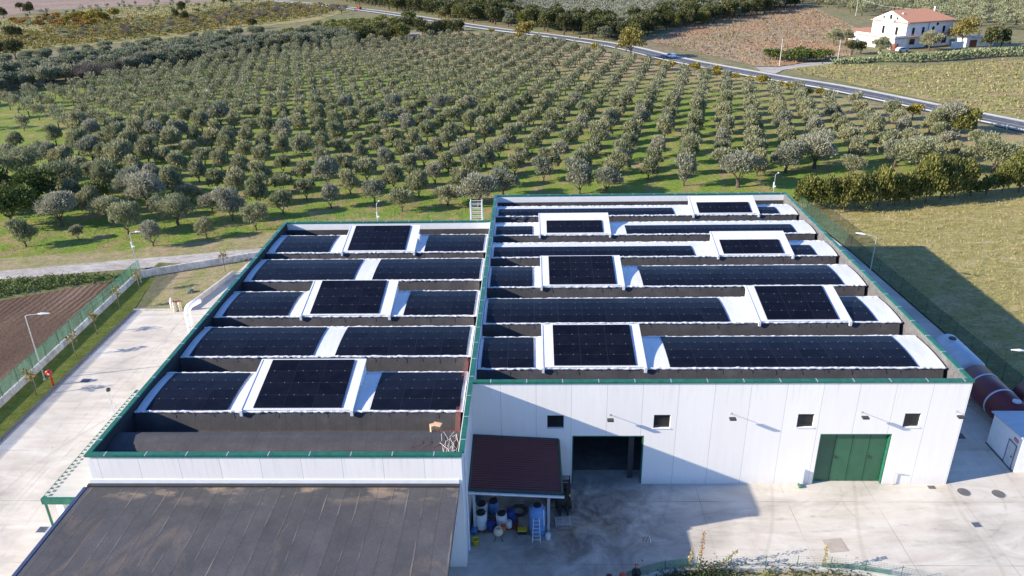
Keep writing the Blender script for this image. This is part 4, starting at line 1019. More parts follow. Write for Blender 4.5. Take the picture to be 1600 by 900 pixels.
# ------------------------------------------------------------------ right side: tanks, cabin
def tank(label, x, y0, y1, r, m, ends=True, bands=0, manway=False):
    t = thing('storage_tank', label, 'tank', (x, (y0+y1)/2, 0))
    q = MB(); e = r*.32
    q.lathe((x, y0, r+.35), [(r*.15, -e), (r*.6, -e*.82), (r*.9, -e*.35), (r, 0), (r, y1-y0), (r*.9, y1-y0+e*.35), (r*.6, y1-y0+e*.82), (r*.15, y1-y0+e)], 28, 'y'); q.build('tank_body', MT[m], t, smooth=True)
    for k in range(bands):
        yy = y0+(y1-y0)*(k+.9)/(bands+.6); MB().lathe((x, yy, r+.35), [(r+.004, 0), (r+.03, .02), (r+.03, .16), (r+.004, .18)], 28, 'y').build('band', MT['tankwhite'], t)
    for yy in (y0+.6, y1-.6):
        MB().box(x-r*.8, x+r*.8, yy-.12, yy+.12, 0, r*.62).build('saddle', MT['concrete_kerb'], t)
    if manway: MB().lathe((x+.0, y1-.9 if manway == 1 else y0+.5, r*2+.32), [(.32, 0), (.32, .1), (.26, .12)], 16).build('manhole', MT['darkmetal' if manway == 1 else 'tankwhite'], t)
tank('pale blue-white horizontal tank, rear of the row beside the large warehouse', 42.9, 13.4, 18.2, 1.2, 'tankwhite', bands=1, manway=1)
tank('maroon horizontal tank with pale bands in front of the pale tank', 42.5, 5.9, 12.2, 1.3, 'maroon', bands=2, manway=2)
tank('maroon horizontal tank behind the cabin at the right edge', 45.6, 4.2, 9.8, 1.3, 'maroon', bands=1)
b = MB(); b.lathe((38.4, 7.2, 0), [(.5, 0), (.5, .03)], 10); b.box(38.1, 38.8, 5.6, 6.3, 0, .04); tag(b.build('scrap_mat', MT['kerb_dark']), 'dark stained mat on the shaded concrete beside the maroon tank', 'mat')
cbn = thing('site_cabin', 'white cabin with pale blue ribbed roof and a small door at the right edge', 'cabin', (43, 3.2, 0))
b = MB(); b.box(40.12, 46.5, 1.36, 5.06, 0, 2.72); b.build('wall', MT['white'], cbn)
b = MB(); b.hexa([(39.95, 1.2, 3.06), (46.7, 1.2, 3.06), (46.7, 5.25, 2.76), (39.95, 5.25, 2.76)], [(39.95, 1.2, 3.16), (46.7, 1.2, 3.16), (46.7, 5.25, 2.86), (39.95, 5.25, 2.86)]); b.build('roof', MT['cabinroof'], cbn)
b = MB(); b.hexa([(40.122, 1.37, 2.722), (46.49, 1.37, 2.722), (46.49, 5.05, 2.722), (40.122, 5.05, 2.722)], [(40.122, 1.37, 3.04), (46.49, 1.37, 3.04), (46.49, 5.05, 2.77), (40.122, 5.05, 2.77)]); b.build('gable', MT['white'], cbn)
b = MB(); b.box(40.07, 40.115, 1.75, 2.65, .05, 2.05); dl = b.build('door', plain('grey_white_door', (.6, .6, .6), .5), cbn)
b = MB(); b.box(40.05, 40.068, 1.7, 1.75, 0, 2.1); b.box(40.05, 40.068, 2.65, 2.7, 0, 2.1); b.box(40.05, 40.068, 1.75, 2.65, 2.05, 2.1); b.build('frame', MT['darkmetal'], dl)
b = MB(); b.box(40.0, 40.068, 1.85, 2.0, .98, 1.03); b.build('handle', MT['darkmetal'], dl)
b = MB().mat(0); b.box(40.08, 40.116, 1.75, 2.25, 2.3, 2.55); b.mat(1)
for k in range(2):
    for j in range(5): b.box(40.07, 40.079, 2.18-j*.085-.05, 2.18-j*.085, 2.36+k*.09, 2.40+k*.09)
b.build('sign', [MT['red'], MT['white']], cbn)
b = MB(); b.box(42.0, 44.2, 1.32, 1.357, .9, 2.3); b.build('panel', plain('pale_panel', (.5, .5, .5), .6), cbn)
b = MB(); b.box(40.0, 40.11, 1.36, 5.06, 0, .07); b.build('skirting', MT['kerb_dark'], cbn)

# ------------------------------------------------------------------ planting strip and wire fence at the bottom edge
kc = resample([(8.5, -10.6), (10.6, -9.6), (12.6, -8.9), (15.2, -8.65), (18.5, -8.55), (22, -8.6), (25.6, -9.0), (29, -10.2), (32, -12)], .5)
q = MB(); ribbon(q, kc, -.12, .12, -.1, .35); tag(q.build('planter_kerb', MT['concrete_kerb']), 'curved pale concrete kerb of the planting strip at the bottom edge', 'kerb')
q = MB(); q.poly([(p.x, p.y) for p in kc]+[(34, -20), (8, -20)], .02); struct('planting_soil', q, MT['rough_grass'])
wf = thing('wire_fence', 'thin green wire fence overgrown with weeds along the bottom edge', 'fence', (18, -8.4, 0))
q = MB(); n_ = len(kc)
for zz in (.45, .6, .75, .9, 1.05, 1.2): q.tube([(p.x, p.y, zz) for p in kc[:-6]], .006, 4)
i = 0
for a in resample(kc, .16)[:-20]: q.tube([(a.x, a.y, .35), (a.x, a.y, 1.2)], .004, 3, False)
q.build('wire_mesh', MT['green'], wf)
for a in kc[::4]: MB().tube([(a.x, a.y, 0), (a.x, a.y, 1.28)], .024, 6).build('fence_post', MT['green'], wf)
q = MB(); ic = [p for p in kc if 9.5 < p.x < 14.3]
for a, c in zip(ic, ic[1:]): q.quad((a.x, a.y+.03, .35), (c.x, c.y+.03, .35), (c.x, c.y+.03, 1.1), (a.x, a.y+.03, 1.1))
q.build('netting', MT['net'], wf); q = MB()
ic = [p for p in kc if 22.5 < p.x < 27]
for a, c in zip(ic, ic[1:]): q.quad((a.x, a.y+.03, .2), (c.x, c.y+.03, .2), (c.x, c.y+.03, .75), (a.x, a.y+.03, .75))
q.build('netting', MT['net'], wf)

# vehicle and driver cut by the bottom edge
t = thing('tractor', 'red bonnet and dark tyre of a small tractor cut off by the bottom edge', 'tractor', (9.9, -10.9, 0))
q = MB(); q.hexa([(9.5, -12.0, .7), (10.1, -12.0, .7), (10.0, -10.0, .7), (9.55, -10.0, .7)], [(9.55, -12.0, 1.55), (10.05, -12.0, 1.55), (9.95, -10.05, 1.32), (9.6, -10.05, 1.32)]); q.build('bonnet', MT['red'], t, bevel=.06)
for x in (8.8, 10.55):
    MB().lathe((x, -10.35, .62), [(.2, 0), (.58, .02), (.62, .08), (.62, .26), (.58, .32), (.2, .34)], 20, 'x').build('wheel', MT['black'], t)
MB().box(9.2, 10.5, -12.6, -12.0, .5, 1.1).build('chassis', MT['darkmetal'], t, bevel=.05)
def person(label, x, y, z, m='jacket'):
    """standing figure grown as one skin surface"""
    J = [((0, 0, .93), .15), ((0, 0, 1.12), .14), ((0, -.01, 1.32), .17), ((0, 0, 1.47), .10), ((0, -.01, 1.55), .062), ((0, -.03, 1.66), .10), ((0, -.03, 1.74), .085),
         ((.19, 0, 1.42), .075), ((.25, -.03, 1.15), .055), ((.2, -.22, 1.0), .04), ((.17, -.32, .99), .035),
         ((-.19, 0, 1.42), .075), ((-.25, -.03, 1.15), .055), ((-.2, -.22, 1.0), .04), ((-.17, -.32, .99), .035),
         ((.1, 0, .85), .10), ((.11, -.02, .48), .065), ((.11, .02, .09), .045), ((.12, -.13, .04), .04),
         ((-.1, 0, .85), .10), ((-.11, -.02, .48), .065), ((-.11, .02, .09), .045), ((-.12, -.13, .04), .04)]
    E_ = [(0, 1), (1, 2), (2, 3), (3, 4), (4, 5), (5, 6), (3, 7), (7, 8), (8, 9), (9, 10), (3, 11), (11, 12), (12, 13), (13, 14), (0, 15), (15, 16), (16, 17), (17, 18), (0, 19), (19, 20), (20, 21), (21, 22)]
    t = thing('person', label, 'person', (x, y, z))
    me = bpy.data.meshes.new('body'); me.from_pydata([j[0] for j in J], E_, []); me.materials.append(MT[m])
    o = bpy.data.objects.new('body', me); COL.objects.link(o); o.parent = t
    o.modifiers.new('skin', 'SKIN'); su = o.modifiers.new('subd', 'SUBSURF'); su.levels = 2; su.render_levels = 2
    for i, (p, r) in enumerate(J):
        sv = me.skin_vertices[0].data[i]; sv.radius = (r, r); sv.use_root = (i == 0)
    hd = MB(); hd.lathe((0, -.02, 1.6), [(.05, -.03), (.09, .02), (.105, .1), (.1, .18), (.06, .23), (.01, .245)], 14); hd.lathe((0, -.13, 1.68), [(.02, -.02), (.015, .03)], 6); hd.build('head', MT['skin'], t, local=True, smooth=True)
    hr = MB(); hr.lathe((0, 0.0, 1.69), [(.108, 0), (.112, .06), (.09, .13), (.03, .17)], 14); hr.build('hair', MT['hair'], t, local=True, smooth=True)
person('person in a dark jacket seen from above at the bottom edge beside the red bonnet', 10.62, -9.97, 0.02)

# ------------------------------------------------------------------ leaves and plants
def leaf_arrays(P, D, L, Wd, rng):
    n = len(P); R1 = rng.normal(size=(n, 3)); D = D/np.linalg.norm(D, axis=1, keepdims=True)
    U = np.cross(D, R1); U /= np.linalg.norm(U, axis=1, keepdims=True)+1e-9
    L = L[:, None]*.5; Wd = Wd[:, None]*.5
    v = np.stack([P-D*L, P+U*Wd, P+D*L, P-U*Wd], 1).reshape(-1, 3)
    return v
def quads_mesh(name, v, mats, extra=None):
    """v: (4n,3) quads with material 0, extra MB with material 1"""
    n = len(v)//4; ev = extra.v if extra else []; ef = extra.f if extra else []
    me = bpy.data.meshes.new(name); me.vertices.add(4*n+len(ev))
    co = np.concatenate([v.ravel(), np.array(ev, float).ravel()]) if ev else v.ravel()
    me.vertices.foreach_set('co', co)
    ll = [len(f) for f in ef]; tot = 4*n+sum(ll)
    me.loops.add(tot); me.polygons.add(n+len(ef))
    idx = np.concatenate([np.arange(4*n), np.array([i+4*n for f in ef for i in f], int)]) if ef else np.arange(4*n)
    me.loops.foreach_set('vertex_index', idx.astype(np.int32))
    st = np.concatenate([np.arange(n)*4, 4*n+np.concatenate([[0], np.cumsum(ll)[:-1]])]) if ef else np.arange(n)*4
    me.polygons.foreach_set('loop_start', st.astype(np.int32))
    me.polygons.foreach_set('material_index', np.concatenate([np.zeros(n), np.ones(len(ef))]).astype(np.int32))
    for m in mats: me.materials.append(m)
    me.update(calc_edges=True); me.validate()
    return me
def crown_pts(rng, n, rx, rz, zc, lobes=8, upright=.8, flat=.0, gap=.0):
    """points and directions of leaves on an uneven, lobed crown"""
    C = []; 
    for k in range(lobes):
        a = 2*math.pi*(k+rng.random()*.8)/lobes; rr = rx*rng.uniform(.35, .68); zz = rng.uniform(-.5, .5)*rz
        C.append((rr*math.cos(a), rr*math.sin(a), zc+zz, rng.uniform(.36, .58)))
    C.append((rng.normal()*.1*rx, rng.normal()*.1*rx, zc+rz*.35, .62)); C.append((0, 0, zc-.1*rz, .6))
    C = np.array(C); w = C[:, 3]**2; ids = rng.choice(len(C), n, p=w/w.sum())
    d = rng.normal(size=(n, 3)); d /= np.linalg.norm(d, axis=1, keepdims=True)
    d[:, 2] = np.where(d[:, 2] < -.35, -d[:, 2]*.6, d[:, 2])
    rad = C[ids, 3]*(.60+.40*rng.random(n)**.5)+np.where(rng.random(n) < .10, rng.random(n)*.16, 0)
    P = C[ids, :3]+d*np.stack([rad*rx, rad*rx, rad*rz*1.05], 1)
    D = d*.75+np.array([0, 0, upright])+rng.normal(size=(n, 3))*.4
    return P, D
def trunk_mb(rng, h, r, spread, n=3):
    q = MB(); q.tube([(0, 0, -.2), (rng.uniform(-.1, .1), rng.uniform(-.1, .1), h*.5), (rng.uniform(-.15, .15), rng.uniform(-.15, .15), h)], [r*1.3, r, r*.8], 7)
    for k in range(n):
        a = 2*math.pi*(k+rng.random()*.6)/n
        q.tube([(0, 0, h*.85), (math.cos(a)*spread*.5, math.sin(a)*spread*.5, h*1.35), (math.cos(a)*spread, math.sin(a)*spread, h*2.0)], [r*.6, r*.4, r*.15], 5)
    return q
KINDS = {  # rx, rz, centre z, leaf count, leaf length, leaf width, trunk h, trunk r, upright, lobes, material
    'olive': (1.8, 2.05, 2.2, 2900, .48, .16, .6, .13, 1.0, 9, 'olive'),
    'olive_silver': (1.88, 2.05, 2.25, 2900, .48, .16, .6, .14, .9, 9, 'olivesilver'),
    'olive_old': (2.9, 2.3, 2.9, 4600, .48, .16, 1.1, .26, .6, 13, 'olivesilver'),
    'olive_big': (2.9, 2.4, 3.0, 4400, .48, .17, 1.1, .26, .6, 12, 'olive'),
    'green_tree': (3.1, 2.5, 3.1, 4200, .42, .22, 1.2, .22, .4, 11, 'greenleaf'),
    'dark_tree': (3.4, 3.6, 4.2, 1800, .75, .42, 1.6, .28, .4, 11, 'darkleaf'),
    'blue_tree': (2.8, 2.2, 2.6, 1500, .62, .30, 1.0, .22, .5, 10, 'blueleaf'),
    'yellow_bush': (2.0, 1.5, 1.8, 900, .45, .28, .8, .10, .4, 8, 'yellowleaf'),
    'autumn_tree': (3.4, 2.9, 4.2, 1900, .55, .34, 2.0, .25, .3, 11, 'autumnleaf'),
    'green_bush': (2.0, 1.35, 1.4, 800, .45, .26, .6, .10, .4, 8, 'greenleaf'),
    'bare_tree': (3.2, 2.0, 3.0, 900, .9, .05, 1.3, .16, 1.0, 9, 'bareleaf'),
    'hedge_shrub': (2.3, 2.3, 1.85, 4200, .34, .16, .8, .08, 1.2, 12, 'hedgeleaf'),
    'vine_bush': (2.3, 1.2, 1.3, 600, .5, .28, .5, .07, .8, 9, 'vineleaf'),
    'scrub_bush': (1.9, 1.0, .95, 420, .5, .26, .4, .06, .6, 8, 'olive'),
    'orange_bush': (1.8, .9, 1.0, 500, .5, .3, .4, .06, .4, 7, 'orangeleaf'),
    'young_tree': (.55, .75, 1.9, 90, .26, .13, 1.4, .03, .4, 5, 'autumnleaf'),
}
PROTO = {}
def proto(kind, var):
    if (kind, var) in PROTO: return PROTO[kind, var]
    rx, rz, zc, n, L, W_, th, tr, up, lb, m = KINDS[kind]
    rng = np.random.default_rng(sum(map(ord, kind))*7+var)
    P, D = crown_pts(rng, n, rx*rng.uniform(.92, 1.08), rz*rng.uniform(.9, 1.1), zc, lb, up)
    v = leaf_arrays(P, D, L*rng.uniform(.6, 1.35, n), W_*rng.uniform(.7, 1.3, n), rng)
    tq = trunk_mb(rng, th, tr, rx*.32, 4)
    if kind == 'bare_tree':
        for k in range(26):
            a = rng.random()*6.28; e = rng.uniform(.3, 1.0)*rx; tq.tube([(0, 0, th), (math.cos(a)*e*.6, math.sin(a)*e*.6, th+rz*.9), (math.cos(a)*e, math.sin(a)*e, th+rz*rng.uniform(1.2, 1.9))], [.06, .035, .012], 4)
    cm = quads_mesh('crown', v, [MT[m]])
    tm = bpy.data.meshes.new('trunk'); tm.from_pydata(tq.v, [], tq.f); tm.materials.append(MT['bark']); tm.update()
    jm = quads_mesh('tree', v, [MT[m], MT['bark']], tq)
    PROTO[kind, var] = (cm, tm, jm); return PROTO[kind, var]
prnd = random.Random(11)
def plant(name, label, cat, kind, x, y, s=1.0, group=None, parts=True, z=-.1, sz=None):
    var = prnd.randrange(6 if kind == 'olive' else 3); cm, tm, jm = proto(kind, var)
    if parts:
        t = thing(name, label, cat, (x, y, z), prnd.random()*6.28, group)
        t.scale = (s, s, sz or s)
        for nm, me in (('trunk', tm), ('crown', cm)):
            o = bpy.data.objects.new(nm, me); COL.objects.link(o); o.parent = t
    else:
        t = bpy.data.objects.new(name, jm); COL.objects.link(t); t.location = (x, y, z); t.rotation_euler = (0, 0, prnd.random()*6.28)
        t.scale = (s, s, sz or s); tag(t, label, cat, group)
    return t
def mass(name, label, cat, kind, spots, nleaf, Ls, Ws, m):
    """many far plants as one uncountable mass"""
    if not spots: return
    rx, rz, zc, n, L, W_, th, tr, up, lb, _ = KINDS[kind]; rng = np.random.default_rng(len(spots)+91)
    V = []; tq = MB()
    for (x, y, s) in spots:
        P, D = crown_pts(rng, nleaf, rx*s, rz*s, zc*s, 7, up)
        P = P+np.array([x, y, -.15]); V.append(leaf_arrays(P, D, Ls*rng.uniform(.7, 1.3, nleaf), Ws*rng.uniform(.7, 1.3, nleaf), rng))
        tq.tube([(x, y, -.3), (x, y, th*s*1.6)], tr*s, 4)
    me = quads_mesh(name, np.concatenate(V), [MT[m], MT['bark']], tq)
    o = bpy.data.objects.new(name, me); COL.objects.link(o); tag(o, label, cat, None, 'stuff'); return o
def inpoly(x, y, P):
    c = False; j = len(P)-1
    for i in range(len(P)):
        if (P[i][1] > y) != (P[j][1] > y) and x < (P[j][0]-P[i][0])*(y-P[i][1])/(P[j][1]-P[i][1])+P[i][0]: c = not c
        j = i
    return c
def scatter(pxpoly, step, seed, jit=.35):
    W_ = [G(*q) for q in pxpoly]; xs = [p[0] for p in W_]; ys = [p[1] for p in W_]; r = random.Random(seed); out = []
    y = min(ys); row = 0
    while y < max(ys):
        x = min(xs)+(row % 2)*step*.5
        while x < max(xs):
            a, c = x+r.uniform(-jit, jit)*step, y+r.uniform(-jit, jit)*step
            if inpoly(a, c, W_): out.append((a, c))
            x += step
        y += step*.87; row += 1
    return out

# ---- the olive grove: planted lattice
special = []      # (px, py, kind, scale, label)
special += [(748, 322, 'olive_old', 1.05, 'big silvery olive tree right behind the scaffold tower'),
            (786, 306, 'olive_old', .85, 'second silvery olive tree just right of the scaffold tower'),
            (905, 301, 'olive_silver', 1.25, 'wide grey olive tree behind the middle of the rear roof edge'),
            (948, 303, 'olive_old', .85, 'broad silvery olive tree touching the rear roof edge'),
            (1152, 291, 'olive_old', 1.15, 'large pale olive tree with bare earth at its foot near the far roof corner'),
            (1228, 268, 'olive_old', 1.0, 'large grey olive tree behind the camera post at the far roof corner'),
            (1272, 262, 'olive_old', 1.2, 'largest grey olive tree, leaning over the left end of the tall hedge'),
            (1332, 272, 'olive_big', .62, 'small dark olive tree above the tall hedge'),
            (1432, 268, 'olive_big', 1.15, 'big grey-green olive tree right of centre behind the tall hedge'),
            (1398, 258, 'olive_old', .9, 'grey olive tree left of the big one behind the tall hedge'),
            (1552, 268, 'olive_big', 1.05, 'rounded dark olive tree near the right edge behind the hedge'),
            (1590, 262, 'olive_big', .9, 'dark olive tree cut by the right edge behind the hedge'),
            (96, 352, 'olive_old', 1.0, 'silvery spreading olive tree at the lower left of the grove'),
            (232, 322, 'olive_old', 1.1, 'silvery olive clump in the lower left of the grove'),
            (206, 308, 'olive_old', .9, 'silvery olive tree behind the lower left clump'),
            (20, 352, 'green_tree', 1.15, 'big green tree at the lower left corner of the grove'),
            (58, 322, 'green_tree', 1.1, 'big green tree second from the left edge'),
            (-15, 330, 'green_tree', 1.2, 'green tree cut by the left edge of the picture'),
            (105, 300, 'olive_big', 1.0, 'large olive tree above the green trees at the left'),
            (150, 322, 'green_tree', .7, 'small bright green tree among the olives at the lower left'),
            (40, 280, 'olive_big', 1.1, 'large bluish olive tree near the left edge'),
            (172, 345, 'olive_big', .75, 'compact olive tree at the lower edge of the grove on the left'),
            (200, 364, 'olive', 1.15, 'olive tree standing behind the lamp post by the track'),
            (278, 350, 'olive_big', .85, 'full olive tree at the lower edge of the grove left of the roof'),
            (40, 384, 'olive', .95, 'small lone olive tree nearest the dirt track at the left edge'),
            (122, 372, 'olive', .5, 'very small olive sapling by the dirt track'),
            (240, 383, 'olive_silver', .85, 'small silvery olive tree close to the lamp post by the track'),
            (323, 370, 'olive', .68, 'small lone olive tree near the roof corner and dirt track'),
            (400, 358, 'olive', .95, 'olive tree just behind the left corner of the left warehouse')]
SP = [(G(a, c), k, s, l) for a, c, k, s, l in special]
for (x, y), k, s, l in SP: plant('olive_tree' if 'olive' in k else 'broadleaf_tree', l, 'tree', k, x, y, s)
grovepx = [(-40, 176), (20, 165), (130, 136), (200, 120), (262, 104), (340, 92), (470, 74), (560, 70), (640, 66), (700, 58), (760, 60), (850, 70), (960, 92), (1050, 116), (1250, 149), (1400, 187), (1500, 220), (1640, 258), (1640, 272), (1500, 268), (1330, 262), (1240, 276), (1190, 288), (900, 296), (790, 299), (735, 318), (660, 327), (592, 334), (500, 345), (420, 350), (340, 351), (240, 362), (150, 358), (-40, 345)]
GP = [G(*q) for q in grovepx]; openp = [G(*q) for q in ((-40, 170), (110, 172), (125, 238), (-40, 262))]
r = random.Random(21); spots = []
for i in range(-60, 60):
    for j in range(-12, 60):
        x = -19.9+6.5*i+1.65*j; y = 67.7+2.6*i+6.9*j
        x += r.uniform(-.25, .25); y += r.uniform(-.25, .25)
        if not inpoly(x, y, GP): continue
        if inpoly(x, y, openp) and r.random() > .45: continue
        if r.random() < .015: continue
        if any((x-q[0][0])**2+(y-q[0][1])**2 < (2.1+1.5*q[2])**2 for q in SP): continue
        if y+.55*x > 262: continue
        sc_ = r.uniform(.82, 1.12)
        if x < -60: sc_ *= r.uniform(.95, 1.25)
        spots.append((x, y, sc_))
spots.sort(key=lambda p: (p[0]-CX)**2+(p[1]-CY)**2)
NEAR = 272
for k, (x, y, s) in enumerate(spots[:NEAR]):
    kd = 'olive_silver' if r.random() < .16 else 'olive'
    plant('olive_tree', 'grey-green olive tree in the planted rows of the grove behind the warehouses', 'tree', kd, x, y, s*(1.18 if r.random() < .12 else 1), 'olive trees in the planted rows', sz=s*r.uniform(.8, 1.15))
far = spots[NEAR:]
mass('olive_grove', 'grey-green rows of olive trees filling the far part of the grove', 'olive grove', 'olive', far, 420, .55, .24, 'olivefar')

# ---- band of trees along the upper left of the grove
def line_px(a, c, n): return [(a[0]+(c[0]-a[0])*i/(n-1), a[1]+(c[1]-a[1])*i/(n-1)) for i in range(n)]
def far_group(name, label, cat, kind, pts, smin, smax, group, seed, parts=False):
    rr = random.Random(seed)
    for x, y in pts: plant(name, label, cat, kind, x, y, rr.uniform(smin, smax), group, parts)
def pts_px(l): return [G(*q) for q in l]
far_group('blue_green_tree', 'blue-green round tree in the dark belt along the upper left edge of the grove', 'tree', 'blue_tree',
          scatter([(-60, 168), (0, 150), (120, 130), (200, 117), (330, 98), (450, 80), (560, 70), (540, 60), (420, 68), (300, 80), (180, 98), (60, 112), (-60, 128)], 6.3, 5), .9, 1.3, 'trees of the dark belt', 1)
far_group('low_green_tree', 'low yellow-green tree mixed into the dark belt at the upper left', 'tree', 'vine_bush', scatter([(-60, 150), (60, 128), (200, 108), (330, 92), (450, 76), (440, 70), (300, 82), (180, 100), (60, 116), (-60, 132)], 9.5, 6), 1.1, 1.5, 'yellow-green trees in the dark belt', 18)
far_group('bare_tree', 'bare mauve-grey tree among the dark belt at the upper left', 'tree', 'bare_tree', pts_px([(130, 131), (150, 128), (172, 124), (196, 117), (215, 113), (236, 109)]), 1.0, 1.3, 'bare trees in the dark belt', 2)
far_group('orchard_tree', 'bluish low orchard tree in the long rows beyond the dark belt', 'tree', 'blue_tree',
          scatter([(-60, 112), (60, 93), (200, 78), (340, 60), (400, 52), (410, 58), (330, 68), (200, 85), (60, 101), (-60, 124)], 7.5, 9, .25), .7, .95, 'orchard trees beyond the dark belt', 3)
far_group('yellow_green_bush', 'yellow-green leafy bush in the vine rows at the upper left', 'bush', 'vine_bush',
          scatter([(60, 106), (200, 90), (330, 74), (420, 58), (520, 36), (620, 30), (640, 44), (560, 55), (430, 68), (300, 84), (160, 102)], 6.5, 12, .3), .8, 1.15, 'yellow-green bushes in the vine rows', 4)
far_group('yellow_bush', 'bright yellow bush at the field edge in the upper left', 'bush', 'yellow_bush', pts_px([(115, 34), (128, 32), (140, 36), (150, 31), (160, 33), (180, 28), (146, 40), (105, 38)]), 1.1, 1.7, 'yellow bushes at the upper left', 5)
far_group('orange_bush', 'rust-orange vine clump in the upper left field', 'vines', 'orange_bush', scatter([(20, 34), (80, 26), (150, 22), (180, 30), (120, 44), (60, 42), (30, 40)], 8, 31, .45), .9, 1.4, 'orange vines in the upper left field', 6)
far_group('dark_tree', 'dark tree standing alone in the upper left fields', 'tree', 'dark_tree', pts_px([(6, 28), (32, 16), (47, 22), (30, 60), (20, 62), (-5, 50), (275, 28), (285, 20), (362, 4), (350, 8), (395, 44), (290, 32), (0, 90), (25, 92)]), .6, 1.05, 'lone dark trees in the upper left fields', 7)
far_group('low_shrub', 'low olive-brown shrub dotted over the dry upper left pasture', 'shrub', 'scrub_bush', scatter([(60, 64), (260, 52), (480, 18), (420, 4), (300, 18), (160, 46), (60, 52)], 8.5, 44, .5), .5, 1.15, 'low shrubs on the dry pasture', 8)
far_group('low_shrub', 'brownish bare shrub in the hazy upper left fields', 'shrub', 'bare_tree', scatter([(40, 58), (230, 46), (330, 24), (420, 12), (560, 10), (540, 22), (380, 34), (200, 58)], 12, 45, .5), .5, .8, 'brownish shrubs in the upper left fields', 9)
mass('scrub', 'dense low brownish scrub and vines over the upper left pasture', 'scrub', 'scrub_bush', [(x, y, .4+.7*((x*7.3+y*3.1) % 1)) for x, y in scatter([(-60, 62), (40, 52), (120, 34), (200, 30), (300, 22), (420, 4), (540, 10), (500, 24), (330, 48), (200, 62), (60, 78), (-60, 90)], 4.6, 47, .5)], 70, .6, .32, 'autumnleaf')
mass('scrub', 'low scrub scattered over the farthest upper left fields', 'scrub', 'olive', [(x, y, random.Random(int(x)).uniform(.5, 1.0)) for x, y in scatter([(-100, 45), (60, 22), (200, 8), (380, -4), (420, 6), (200, 24), (60, 40), (-100, 62)], 15, 46, .5)], 60, .8, .45, 'blueleaf')

# ---- trees along and beyond the road
far_group('roadside_bush', 'autumn-yellow bush on the near verge of the road', 'bush', 'yellow_bush', pts_px([(1010, 102), (1035, 108), (1046, 110), (1085, 114), (1100, 117), (1120, 121), (1150, 126), (1172, 131), (1190, 134), (1216, 139), (1236, 144), (1262, 151), (1282, 152), (1120, 116), (810, 63), (836, 66), (842, 70), (768, 53), (900, 78), (930, 82), (1425, 185)]), .6, 1.05, 'yellow bushes on the road verge', 13)
for (a, c, s, l) in ((985, 91, 1.35, 'large autumn-coloured tree hiding the road above the grove centre'), (820, 65, 1.1, 'golden tree on the near road verge left of centre'), (690, 32, .7, 'golden tree by the road behind the small hut'), (700, 48, .75, 'orange-yellow bushy tree right of the small hut')):
    x, y = G(a, c); plant('autumn_tree', l, 'tree', 'autumn_tree', x, y, s)
x, y = G(1483, 205); plant('roadside_tree', 'large bluish tree on the near verge hiding the road at the right', 'tree', 'olive_old', x, y, 1.15)
x, y = G(1500, 208); plant('roadside_tree', 'yellow-green tree beside the large bluish tree on the near verge', 'tree', 'hedge_shrub', x, y, 1.4)
x, y = G(1466, 206); plant('roadside_tree', 'olive tree on the left flank of the large bluish roadside tree', 'tree', 'olive_big', x, y, .9)
far_group('ivy_tree', 'ivy-covered dark tree in the thicket around the small hut', 'tree', 'dark_tree', pts_px([(590, 66), (600, 62), (612, 66), (622, 60), (600, 70), (672, 62), (660, 56), (684, 60), (572, 62), (700, 60), (716, 56), (636, 50)]), .75, 1.0, 'dark trees around the hut', 14)
far_group('yellow_creeper_tree', 'yellow-green creeper-clad tree left of the small hut', 'tree', 'hedge_shrub', pts_px([(563, 68), (568, 62), (640, 40), (650, 45), (628, 66), (585, 62)]), 1.2, 1.8, 'creeper-clad trees by the hut', 15)
pool = scatter([(505, -4), (560, 8), (700, 29), (770, 38), (800, 43), (815, 30), (790, 10), (800, -25), (420, -25)], 7, 61, .4)+scatter([(800, 42), (860, 50), (960, 66), (1000, 60), (1040, 48), (1180, 25), (1262, 6), (1262, -14), (1060, -12), (1040, 30), (960, 45), (860, 34), (820, 28)], 7, 62, .4)
pool.sort(key=lambda p: (p[0]-CX)**2+(p[1]-CY)**2)
rr = random.Random(64); cut = pool[:290]
for x, y in cut:
    k = rr.choice(['dark_tree', 'dark_tree', 'dark_tree', 'blue_tree', 'hedge_shrub']); s = {'dark_tree': .95, 'blue_tree': 1.3, 'hedge_shrub': 1.6}[k]*rr.uniform(.8, 1.2)
    plant('woodland_tree', {'dark_tree': 'dark leafy tree in the wood beyond the road', 'blue_tree': 'blue-green tree in the wood beyond the road', 'hedge_shrub': 'yellow-green creeper-clad tree in the wood beyond the road'}[k], 'tree', k, x, y, s, {'dark_tree': 'dark trees of the wood', 'blue_tree': 'blue-green trees of the wood', 'hedge_shrub': 'yellow-green trees of the wood'}[k], False)
mass('far_wood', 'dark green wood closing the view beyond the road at the top', 'wood', 'dark_tree', [(x, y, rr.uniform(.7, 1.1)) for x, y in pool[290:]], 150, 1.2, .7, 'darkleaf')
pool = scatter([(812, 26), (830, 34), (900, 40), (1000, 42), (1050, 36), (1060, 5), (1000, -12), (800, -14)], 7.5, 71, .25)
mass('olive_grove', 'old grey olive grove beyond the road at the top centre', 'olive grove', 'olive_big', [(x, y, rr.uniform(.85, 1.15)) for x, y in pool], 260, .8, .4, 'olivesilver')
pool = scatter([(1262, 4), (1345, 24), (1400, 20), (1480, 40), (1540, 45), (1800, 60), (1800, -20), (1262, -20)], 8.5, 72, .3)
mass('olive_grove', 'grey-green olive grove on the rise behind the farmhouse', 'olive grove', 'olive_big', [(x, y, rr.uniform(.85, 1.15)) for x, y in pool], 240, .8, .4, 'olive')
x0, y0 = G(1500, 30)
